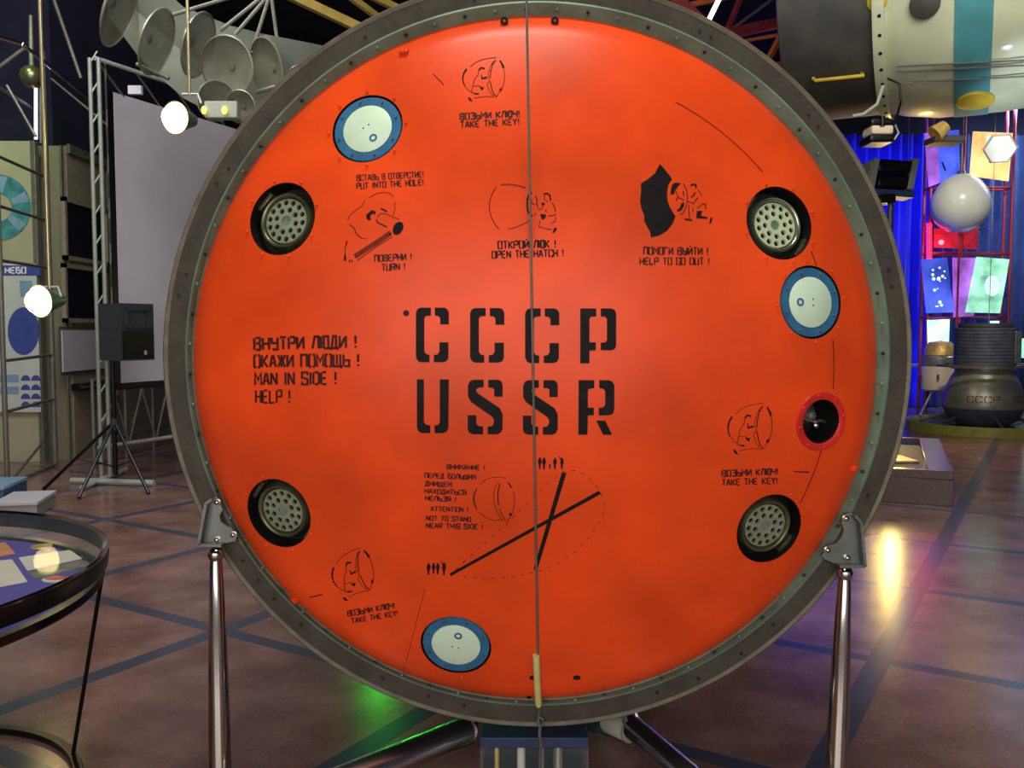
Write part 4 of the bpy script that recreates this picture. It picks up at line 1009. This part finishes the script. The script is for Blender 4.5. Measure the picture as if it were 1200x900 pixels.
for (cx, cy, rx, ry, tl) in ((138, 8, 11, 44, -6), (181, 48, 14, 37, -6), (230, 52, 14, 36, -4), (268, 78, 27, 33, 0), (315, 80, 16, 33, 0), (252, 118, 20, 22, 0), (352, 92, 16, 14, 20), (283, 125, 16, 18, 0)):
    c = P(cx, cy, YS - .28); R = ry * YS / F; yaw = math.acos(min(1, rx / ry)); vw = ray(cx, cy).normalized()
    mt = Matrix.Translation(c) @ Matrix.Rotation(math.radians(-tl), 4, 'Y') @ Matrix.Rotation(yaw if cx < 260 else -yaw, 4, 'Z') @ frame_of(-vw)
    MB().lathe([(.0001, -.06), (R * .5, -.045), (R * .85, -.012), (R, .02), (R * .98, .022), (R * .84, -.006), (R * .5, -.037), (.0001, -.05)], mt, 36).build('dish', M['dish'], sail)
    MB().lathe([(R * .97, .016), (R * 1.015, .016), (R * 1.015, .026), (R * .97, .03)], mt, 36, True).build('dish_rim', M['dishrim'], sail)
    MB().lathe([(.0001, -.046), (R * .14, -.044), (R * .12, -.03), (.0001, -.028)], mt, 14).build('feed_hub', M['dish'], sail)
for a, b in (((200, 18), (300, -12)), ((258, 36), (308, -4)), ((276, 40), (312, -2)), ((295, 62), (316, -5)), ((326, 55), (318, -5)), ((160, 75), (198, 92)), ((300, 108), (345, 95))):
    MB().cyl(P(*a, YS - .2), P(*b, YS - .2), .016, .016, 8).build('strut', M['greytube'], sail)
MB().box(tuple(P(150, 110, YS - .1)), (P(171, 100, YS).x, YS - .06, P(171, 100, YS - .1).z), None, .0).build('junction_box', M['screen'], sail)
lo, hi = rect(239, 118, 278, 138, YS - .4, .1); MB().box(lo, hi, None, .01).build('control_box', M['mesh_grey'], sail)
for px_ in (239, 263): MB().sphere(P(px_, 129, YS - .42), .022, 12, 8, 1, .6, 1.5).build('marker_lamp', M['warmsmall'], sail)

# roof beams
def beam(t, a, b, Ya, Yb, w_, m, nm='chord'):
    p, q_ = P(*a, Ya), P(*b, Yb); mt = Matrix.Translation(p) @ frame_of(q_ - p)
    MB().box((-w_ / 2, -w_ / 2, 0), (w_ / 2, w_ / 2, (q_ - p).length), mt, .004).build(nm, M[m], t)
rt = thing('roof_truss', 'yellow steel roof truss above the top left edge of the disc', 'truss', tuple(P(390, 10, 9.5)))
beam(rt, (335, -8), (500, 70), 9.2, 9.6, .09, 'yellowbeam'); beam(rt, (425, -10), (520, 36), 9.8, 10.2, .07, 'yellowbeam'); beam(rt, (405, -8), (470, 40), 9.4, 9.9, .06, 'yellowbeam', 'brace'); beam(rt, (335, -8), (425, -10), 9.2, 9.8, .06, 'yellowbeam', 'brace')
rt = thing('roof_truss', 'red steel roof truss with an orange brace above the top right edge of the disc', 'truss', tuple(P(880, 40, 9.5)))
beam(rt, (786, -6), (830, 36), 9.5, 9.5, .12, 'redbeam'); beam(rt, (852, 40), (945, 20), 9.5, 9.8, .1, 'redbeam'); beam(rt, (895, 80), (1000, 74), 9.2, 9.4, .09, 'pinkbeam')
beam(rt, (898, 74), (938, 0), 9.2, 9.6, .05, 'orangebeam', 'brace'); beam(rt, (808, 6), (850, -3), 9.5, 9.6, .05, 'orangebeam', 'brace'); beam(rt, (850, 40), (872, -12), 9.5, 9.6, .05, 'redbeam', 'brace')
beam(rt, (855, 36), (912, -6), 9.5, 9.6, .03, 'greytube', 'brace'); beam(rt, (866, 49), (940, 36), 9.55, 9.7, .03, 'orangebeam', 'brace'); beam(rt, (830, 36), (852, 40), 9.5, 9.5, .06, 'redbeam', 'brace')
tl_ = MB().cyl(P(827, 31, 8), P(846, -8, 8), .022, .022, 10).build('strip_light', M['whiteglow']); tag(tl_, 'thin white lit tube hanging above the top right rim of the disc', 'light')
MB().cyl(P(846, -8, 8), Vector((P(846, -8, 8).x, 8, ZC)), .006, .006, 6).build('suspension_wire', M['greytube'], tl_)

# ================================================================== right background
# satellite model hanging at upper right, its axis square to the line of sight
SZ, SR = 4.26, 1.0; SA = math.radians(27)
A0 = P(1036, 100, 7.3); A0.z = SZ; AU = Vector((math.cos(SA), -math.sin(SA), 0)); AV = Vector((-math.sin(SA), -math.cos(SA), 0))
def along_axis(px):
    u_ = (px - 600) / F * 1.0; return (u_ * (A0.y - .35) - A0.x + .0) / (AU.x - u_ * AU.y)
S36 = along_axis(1036)
def sa_s(px): return along_axis(px) - S36
sa = thing('satellite_model', 'big pale green and dark grey satellite hanging at upper right with a teal stripe', 'satellite', (A0.x, A0.y, SZ - SR))
AXX = Matrix((AV.cross(AU) * -1, AV, AU)).transposed().to_4x4(); AXX.translation = A0
xg0, xg1 = sa_s(930), 0.
MB().lathe([(.0001, xg0 + .05), (SR * .92, xg0 + .05), (SR - .01, xg0), (SR, xg0 + .01), (SR, xg1)], AXX, 96).build('service_section', M['satgrey'], sa)
MB().lathe([(SR - .02, xg1 - .02), (SR + .05, xg1 - .02), (SR + .055, xg1), (SR + .05, xg1 + .06), (SR - .02, xg1 + .06)], AXX, 96, True).build('joint_flange', M['sat'], sa)
for k in range(48):
    t_ = 2 * math.pi * k / 48; p = AXX @ Vector(((SR + .05) * math.cos(t_), (SR + .05) * math.sin(t_), xg1 + .03)); n_ = p - (A0 + AU * (xg1 + .03))
    if n_.dot(AV) > -.2: MB().lathe([(.013, -.004), (.013, .006), (.0001, .01)], Matrix.Translation(p) @ frame_of(n_), 8).build('rivet', M['blackmetal'], sa)
x1 = xg1 + .05; xs0, xs1 = sa_s(1121), sa_s(1163)
MB().lathe([(SR, x1), (SR + .03, x1 + .1), (SR + .07, x1 + .35), (SR + .07, xs1 + .1), (SR + .04, xs1 + .5), (SR - .2, xs1 + .9), (.0001, xs1 + .95)], AXX, 96).build('main_hull', M['sat'], sa)
MB().lathe([(SR + .06, xs0), (SR + .078, xs0 + .002), (SR + .078, xs1), (SR + .06, xs1)], AXX, 96, True).build('teal_stripe', M['teal'], sa)
def onsat(px, py, r_extra, nm, rad, m, ey=1.):
    d_ = ray(px, py); R = SR + r_extra; o_ = Vector((0, 0, H)) - A0
    dp, op = d_ - AU * d_.dot(AU), o_ - AU * o_.dot(AU)
    A = dp.length_squared; Bq = 2 * dp.dot(op); Cq = op.length_squared - R * R
    disc = Bq * Bq - 4 * A * Cq
    if disc < 0: return None
    t_ = (-Bq - math.sqrt(disc)) / (2 * A); p = Vector((0, 0, H)) + d_ * t_; n_ = p - A0; n_ = (n_ - AU * n_.dot(AU)).normalized()
    if nm: MB().lathe([(rad, -.02), (rad, .012), (rad * .8, .02), (.0001, .022)], Matrix.Translation(p) @ frame_of(n_), 28).build(nm, m, sa)
    return p
onsat(1143, 118, .078, 'round_cover', .13, M['yellow']); onsat(1028, 1, .0, 'round_cover', .07, M['yellow']); onsat(1084, 4, .07, 'porthole', .1, M['satgrey'])
h0, h1 = onsat(953, 92, .0, None, 0, None), onsat(1010, 86, .0, None, 0, None)
off = Vector((0, -.05, -.03)); MB().tube([h0, h0 + off, h1 + off, h1], .014, 10).build('grab_handle', M['yellow'], sa)
for y_ in (78, 84, 97):
    q_ = [onsat(x_, y_ + (x_ - 1050) * -.05, .085, None, 0, None) for x_ in range(1050, 1215, 15)]
    MB().tube([v for v in q_ if v], .007, 6).build('cable_run', M['steel'], sa)
q_ = [P(1035, 100, 6.35), P(1028, 122, 6.4), P(1012, 134, 6.45), P(1000, 136, 6.5)]; MB().tube(q_, .012, 8).build('loose_cable', M['mesh_grey'], sa)
q_ = [P(1040, 92, 6.3), P(1054, 98, 6.3), P(1056, 118, 6.3), P(1050, 140, 6.4)]; MB().tube(q_, .008, 8).build('loose_cable', M['blackmetal'], sa)
MB().cyl(P(1095, 158, 6.9) , P(1108, 148, 6.9), .07, .05, 20).build('antenna_stub', M['gold'], sa)
lo, hi = rect(1096, 158, 1132, 166, 6.9, .2); MB().box(lo, hi, None, .01).build('equipment_tray', M['satgrey'], sa)
for x_ in (-.4, 1.1): MB().cyl(A0 + AU * x_ + Vector((0, 0, SR - .05)), Vector(((A0 + AU * x_).x, (A0 + AU * x_).y, ZC)), .012, .012, 8).build('suspension_cable', M['greytube'], sa)
# round pale solar antenna at its right end
mt = Matrix.Translation(P(1172, 174, 7.0)) @ frame_of((-.3, -.75, -.25))
MB().lathe([(.0001, -.12), (.06, -.1), (.125, .0), (.11, .03), (.05, .05), (.0001, .05)], mt, 6).build('petal_antenna', M['white'], sa)
# hanging spotlight (small) and scanner light on pole
sl_ = thing('stage_spotlight', 'small black and cream spotlight hanging under the grey satellite section', 'light', tuple(P(1035, 168, 6.9)))
MB().cyl(P(1034, 136, 6.9), P(1034, 148, 6.9), .02, .02, 10).build('clamp', M['blackmetal'], sl_)
lo, hi = rect(1022, 146, 1048, 157, 6.9, .2); MB().box(lo, hi, None, .02).build('lamp_housing', M['creamhull'], sl_)
lo, hi = rect(1020, 157, 1050, 166, 6.88, .24); MB().box(lo, hi, None, .02).build('lamp_bezel', M['blackmetal'], sl_)
lo, hi = rect(1021, 138, 1047, 147, 6.9, .2); MB().box(lo, hi, None, .02).build('ballast', M['blackmetal'], sl_)
MB().tube([P(1049, 146, 6.85), P(1053, 156, 6.85), P(1048, 164, 6.85)], .01, 8).build('yoke', M['steel'], sl_)
sn = thing('scanner_light', 'black effects light with silver end frames standing on a pole right of the disc', 'light', tuple(PZ(1046, 560, 0) * 1.0))
YN = 10.7
def bxp(x0, y0, x1, y1, Y, t, nm, m, par, bev=.01, rot=0):
    lo, hi = rect(x0, y0, x1, y1, Y, t)
    c = Vector(((lo[0] + hi[0]) / 2, (lo[1] + hi[1]) / 2, (lo[2] + hi[2]) / 2)); h_ = Vector(((hi[0] - lo[0]) / 2, (hi[1] - lo[1]) / 2, (hi[2] - lo[2]) / 2))
    mt = Matrix.Translation(c) @ Matrix.Rotation(math.radians(rot), 4, 'Y')
    return MB().box(-h_, h_, mt, bev).build(nm, M[m], par)
bxp(1030, 187, 1072, 202, YN, .3, 'light_body', 'blackmetal', sn, .03, 4); bxp(1029, 204, 1071, 220, YN, .3, 'light_body', 'blackmetal', sn, .03, 4)
for x_ in (1022, 1068): bxp(x_, 185, x_ + 6, 222, YN - .03, .36, 'end_frame', 'white_steel', sn, .01, 10)
bxp(1019, 188, 1024, 218, YN - .01, .3, 'end_frame', 'mesh_grey', sn, .01, 10)
bxp(1024, 222, 1072, 230, YN, .3, 'mirror_tray', 'bluebox', sn, .01, 4); bxp(1032, 226, 1050, 238, YN, .2, 'clamp', 'blackmetal', sn)
pn = P(1044, 238, YN + .1); MB().cyl((pn.x, pn.y, pn.z), (pn.x, pn.y, 0), .035, .035, 12).build('pole', M['steel'], sn)
MB().lathe([(.0001, 0), (.25, 0), (.25, .02), (.05, .04), (.0001, .04)], Matrix.Translation((pn.x, pn.y, 0)), 24).build('pole_base', M['blackmetal'], sn)
# tower of spotlit panels, the light on them put in as glow
YT = 15.9
tw = thing('panel_tower', 'tall red tubular tower of lit picture panels at the right', 'display', tuple(PZ(1138, 507, 0)))
xl, xr = P(1089, 300, YT).x, P(1184, 300, YT).x
def tt(a, b, r=.03, nm='frame_tube', m='redtube'): MB().cyl(a, b, r, r, 8).build(nm, M[m], tw)
for x_ in (xl, xr):
    for y_ in (YT, YT + .25): tt((x_, y_, 0), (x_, y_, 6.2), .03, 'upright')
xm = P(1126, 300, YT).x; tt((xm, YT - .02, 0), (xm, YT - .02, 6.2), .022, 'upright')
for py in (220, 297, 372):
    z_ = P(1130, py, YT).z
    for y_ in (YT, YT + .25): tt((xl, y_, z_), (xr, y_, z_), .026, 'cross_tube')
    for x_ in (xl, xr): tt((x_, YT, z_), (x_, YT + .25, z_), .02, 'cross_tube')
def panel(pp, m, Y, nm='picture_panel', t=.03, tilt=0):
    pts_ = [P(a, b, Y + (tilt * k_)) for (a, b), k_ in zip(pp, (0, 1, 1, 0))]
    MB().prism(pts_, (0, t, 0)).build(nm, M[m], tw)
panel([(1084, 156), (1124, 152), (1125, 206), (1089, 219)], 'pic_blue', YT - .12); panel([(1084, 156), (1098, 155), (1101, 214), (1089, 219)], 'pic_violet', YT - .125)
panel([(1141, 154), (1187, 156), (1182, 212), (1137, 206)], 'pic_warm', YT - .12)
panel([(1080, 304), (1110, 302), (1118, 366), (1086, 367)], 'pic_blue', YT - .16); panel([(1117, 302), (1146, 302), (1141, 370), (1118, 372)], 'pic_violet', YT - .1); panel([(1145, 301), (1183, 304), (1172, 367), (1132, 366)], 'pic_green', YT - .2)
panel([(1087, 375), (1113, 374), (1112, 404), (1088, 404)], 'pic_white', YT - .1); panel([(1095, 268), (1146, 262), (1146, 292), (1095, 290)], 'pic_red', YT + .1)
panel([(1161, 376), (1171, 376), (1171, 382), (1161, 382)], 'pic_white', YT - .1)
# marks printed on the panels, and spots of light painted on them
Flat().disc((1163, 335), 9, 12).build('painted_lit_spot', M['pic_white'], tw, lambda a, b: P(a, b, YT - .202), 40)
f = Flat()
for k in range(16): f.disc((1092 + random.random() * 18, 312 + random.random() * 48), .8 + random.random() * 1.6)
f.build('picture_marks', M['pic_white'], tw, lambda a, b: P(a, b, YT - .163), 40)
f = Flat(); f.poly([(1156, 159), (1180, 160), (1184, 178), (1172, 192), (1158, 184)]); f.build('painted_lit_spot', M['pic_white'], tw, lambda a, b: P(a, b, YT - .123), 40)
f = Flat(); f.stroke([(1104, 190), (1108, 200)], 2); f.disc((1161, 189), 2.4); f.build('picture_marks', M['black'], tw, lambda a, b: P(a, b, YT - .128), 40)
MB().cyl(P(1089, 338, YT - .05), P(1089, 262, YT - .05), .04, .04, 10).build('added_glow_strip', M['redglow'], tw)  # added glowing strip for the red-lit upright and its floor streak
rl = P(1103, 284, YT - .05); MB().sphere(rl, .045, 16, 10).build('red_lamp', M['redlamp'], tw)
# white sphere on a rod in front of it
YW = 15.3
ws = thing('white_sphere', 'glossy white spherical satellite model held on a thin rod before the lit panels', 'model', tuple(P(1125, 275, YW)))
sc_ = P(1125.5, 240, YW); Rw = 32.5 * YW / F
mb = MB().sphere(sc_, Rw, 40, 24)
for v in mb.bm.verts:
    d_ = v.co - sc_
    if d_.z > .6 * Rw: v.co.z = sc_.z + d_.z + .25 * (d_.z - .6 * Rw)
mb.build('sphere', M['white'], ws)
MB().cyl((sc_.x, YW, sc_.z + Rw * .8), (sc_.x, YW, ZC), .018, .018, 10).build('rod', M['greytube'], ws)
MB().cyl((sc_.x, YW, 0), (sc_.x, YW, sc_.z - Rw * .8), .018, .018, 10).build('rod', M['redtube'], ws)
MB().lathe([(.09, 0), (.09, .02), (.05, .1), (.0001, .11)], Matrix.Translation((sc_.x, YW, sc_.z + Rw * 1.0)), 20).build('cap', M['steel'], ws)
bw = P(1150, 268, YW - .1); MB().lathe([(.05, 0), (.08, 0), (.08, .02), (.05, .02)], Matrix.Translation(bw) @ frame_of((.6, -.7, -.2)), 20, True).build('side_ring', M['chrome'], ws)
# thin cables
for px, pt_, lab in ((1062, 165, 'thin pale wire hanging left of the lit panels at right'), (1164, 160, 'thin pale wire hanging in front of the right lit panels')):
    YQ = 14.3 if px < 1100 else 14.5
    a = P(px + (3 if px < 1100 else 2), pt_, YQ)
    o = MB().cyl((a.x, YQ, 0), (a.x, YQ, ZC), .006, .006, 6).build('hanging_wire', M['mesh_grey']); tag(o, lab, 'wire')
# lander model on a low round platform
LY = 13.2; LX = P(1152, 470, LY).x
def zl(py): return P(1152, py, LY).z
pf = thing('platform', 'low round platform with an olive yellow rim under the dark lander model', 'platform', (LX, LY, 0))
MB().lathe([(.0001, .0), (1.0, .0), (1.0, .088), (.0001, .088)], Matrix.Translation((LX, LY, 0)), 64).build('platform_top', M['brownbox'], pf)
MB().lathe([(1.0, .0), (1.04, .0), (1.04, .14), (1.0, .14)], Matrix.Translation((LX, LY, 0)), 64, True).build('platform_rim', M['yellowring'], pf)
ld = thing('lander_model', 'silver bowl shaped lander model with dark ribbed drum and red lettering', 'model', (LX, LY, .09))
s_ = LY / F; mtl = Matrix.Translation((LX, LY, 0))
MB().lathe([(.0001, zl(497.5)), (24 * s_, zl(497)), (36 * s_, zl(491)), (42 * s_, zl(479)), (43 * s_, zl(468)), (41 * s_, zl(456)), (36 * s_, zl(444)), (31.5 * s_, zl(436)), (31 * s_, zl(433)), (38 * s_, zl(431)), (38 * s_, zl(428)), (.0001, zl(428))], mtl, 64).build('bowl_hull', M['silver'], ld)
MB().lathe([(42.4 * s_, zl(480)), (43.2 * s_, zl(477)), (37.5 * s_, zl(491)), (26 * s_, zl(497.5)), (25 * s_, zl(497)), (36 * s_, zl(490))], mtl, 64, True).build('lower_shell', M['cratedark'], ld)
pr_ = []
for k in range(11):
    py = 428 - k * 4.0; pr_ += [(32.3 * s_, zl(py)), (33 * s_, zl(py - .8)), (33 * s_, zl(py - 3.2)), (32.3 * s_, zl(py - 4.0))]
MB().lathe(pr_ , mtl, 48).build('ribbed_drum', M['cratedark'], ld)
MB().lathe([(27 * s_, zl(385)), (29 * s_, zl(383)), (29 * s_, zl(379)), (.0001, zl(379))], mtl, 48).build('drum_lid', M['satgrey'], ld)
for k in range(6):
    t_ = 2 * math.pi * k / 6 + .35
    MB().cyl((LX + 40 * s_ * math.cos(t_), LY + 40 * s_ * math.sin(t_), zl(487)), (LX + 70 * s_ * math.cos(t_), LY + 70 * s_ * math.sin(t_), .095), .022, .018, 8).build('leg', M['steel'], ld)
for sx_0, ang in ((1, 20),):
    t_ = math.radians(-50); c_ = Vector((LX + 34.5 * s_ * math.cos(t_), LY + 34.5 * s_ * math.sin(t_), 0))
    MB().box((-.05, -.05, zl(425)), (.05, .05, zl(388)), Matrix.Translation(c_), .01).build('side_rack', M['steel'], ld)
MB().lathe([(47 * s_, zl(430)), (50 * s_, zl(430)), (50 * s_, zl(427)), (47 * s_, zl(427))], mtl, 48, True).build('guard_hoop', M['greytube'], ld)
f = Flat(); f.text('СССР  СССР', 0, 0, 84, 0, 6.6, 1.0)
def onbowl(a, b):
    ang = -math.pi / 2 + (a - 38) / 44.0; return Vector((LX + 43.6 * s_ * math.cos(ang), LY + 43.6 * s_ * math.sin(ang), zl(462 + b)))
f.build('hull_lettering', M['redletter'], ld, lambda a, b: onbowl(a, b), 6)
# cream craft model on legs left of it
mY = 15.0; mx_ = P(1101, 440, mY).x; k_ = mY / F; zm = lambda py: P(1101, py, mY).z; mtm = Matrix.Translation((mx_, mY, 0))
cm = thing('craft_model', 'cream cylindrical craft model with a gold top on thin legs left of the lander', 'model', (mx_, mY, 0))
MB().lathe([(.0001, zm(458)), (17 * k_, zm(458)), (19.5 * k_, zm(456)), (20 * k_, zm(431)), (19 * k_, zm(429)), (.0001, zm(429))], mtm, 40).build('body', M['creamhull'], cm)
MB().lathe([(19 * k_, zm(428.5)), (20 * k_, zm(427)), (19.5 * k_, zm(418)), (17 * k_, zm(416))], mtm, 40).build('grey_band', M['silver'], cm)
MB().lathe([(18 * k_, zm(416)), (17 * k_, zm(408)), (12 * k_, zm(401)), (.0001, zm(399))], mtm, 40).build('gold_top', M['gold'], cm)
for k in range(6):
    t_ = 2 * math.pi * k / 6; MB().cyl((mx_ + 20 * k_ * math.cos(t_), mY + 20 * k_ * math.sin(t_), zm(438)), (mx_ + 20.6 * k_ * math.cos(t_), mY + 20.6 * k_ * math.sin(t_), zm(445)), .02, .02, 8).build('lug', M['steel'], cm)
for a in (200, 300, 60):
    t_ = math.radians(a); MB().cyl((mx_ + 10 * k_ * math.cos(t_), mY + 10 * k_ * math.sin(t_), zm(457)), (mx_ + 30 * k_ * math.cos(t_), mY + 30 * k_ * math.sin(t_), 0), .016, .014, 8).build('leg', M['white_steel'], cm)
# rail in front of the back wall
ry = 16.3
rl_ = thing('barrier_rail', 'long pale handrail crossing behind the lander model at right', 'rail', (8.7, ry + .35, 0))
zr = P(1100, 429, ry).z
MB().cyl((6.6, ry + .35, zr), (10.9, ry + .35, zr), .035, .035, 10).build('handrail', M['greytube'], rl_)
for x_ in (6.7, 9.0, 10.8): MB().cyl((x_, ry + .35, 0), (x_, ry + .35, zr), .025, .025, 8).build('post', M['greytube'], rl_)
# small lit picture on the far wall
lo, hi = rect(1190, 395, 1216, 421, 16.95, .04); tp = MB().box(lo, hi, None, .008).build('lit_picture', M['blackmetal']); tag(tp, 'small framed pale green lit picture at the right edge', 'picture')
lo, hi = rect(1191.5, 396.5, 1214.5, 419.5, 16.94, .008); MB().box(lo, hi).build('picture_face', M['pic_green'], tp)
# pedestal with recessed glazed top
pd_a, pd_b = PZ(1045, 592, 0), PZ(1117, 594, 0)
pe = thing('display_pedestal', 'dark brown stone pedestal with a sunken lit exhibit top right of the disc', 'pedestal', tuple(pd_b))
zt = P(1118, 553, pd_b.y).z
ux = Vector((.92, -.39, 0)).normalized(); uy = Vector((.39, .92, 0)).normalized()
bl_ = pd_b - ux * 1.9
dp = 2.5; w_ = 1.9
mp = Matrix((ux, uy, Vector((0, 0, 1)))).transposed().to_4x4(); mp.translation = bl_
MB().box((0, 0, .0), (w_, dp, zt - .07), mp, .006).build('pedestal_body', M['brownbox'], pe)
rim = MB()
for a, b in (((0, 0), (w_, .09)), ((0, dp - .09), (w_, dp)), ((0, .09), (.09, dp - .09)), ((w_ - .2, .09), (w_, dp - .09))): rim.box((a[0], a[1], zt - .07), (b[0], b[1], zt), mp, .004)
rim.build('pedestal_rim', M['brownbox'], pe)
MB().box((.09, .09, zt - .069), (w_ - .2, dp - .09, zt - .06), mp).build('recess_floor', M['dark'], pe)
MB().box((.09, .09, zt - .012), (w_ - .2, dp - .09, zt - .007), mp).build('glass_lid', M['glass'], pe)
pc = mp @ Vector((w_ - .62, 1.25, zt - .0595))
rv = thing('rover_model', 'small silver model with a gold panel lying in the sunken pedestal top', 'model', tuple(pc))
MB().box((-.25, -.5, 0), (.2, -.1, .02), Matrix.Translation(pc), .006).build('gold_panel', M['gold'], rv)
MB().tube([pc + Vector((-.35, .1, .022)), pc + Vector((-.1, .3, .026)), pc + Vector((.12, .5, .024))], [.016, .022, .016], 12).build('boom', M['silver'], rv)
MB().sphere(pc + Vector((.14, .52, .024)), .022, 16, 10).build('tip', M['chrome'], rv)
# stage floods behind the disc (their reflections streak the floor)
def flood(label, px, py, Y, w_, h_, m, power, col):
    c = P(px, py, Y); t = thing('stage_flood', label, 'light', (c.x, Y, 0))
    MB().box((c.x - w_ / 2, Y, c.z - h_ / 2), (c.x + w_ / 2, Y + .12, c.z + h_ / 2), None, .01).build('flood_body', M['blackmetal'], t)
    MB().box((c.x - w_ / 2 + .015, Y - .004, c.z - h_ / 2 + .015), (c.x + w_ / 2 - .015, Y - .0005, c.z + h_ / 2 - .015)).build('flood_lens', M[m], t)
    MB().cyl((c.x, Y + .06, .02), (c.x, Y + .06, c.z - h_ / 2), .02, .02, 10).build('pole', M['blackmetal'], t)
    MB().lathe([(.0001, 0), (.2, 0), (.2, .02), (.03, .03), (.0001, .03)], Matrix.Translation((c.x, Y + .06, 0)), 20).build('pole_base', M['blackmetal'], t)
flood('warm yellow stage flood standing behind the right edge of the disc', 1046, 372, 12.4, .26, 1.2, 'warmlamp', 0, None)
flood('small green stage flood standing behind the lower left of the disc', 440, 364, 8.4, .14, .14, 'greenlamp', 0, None)
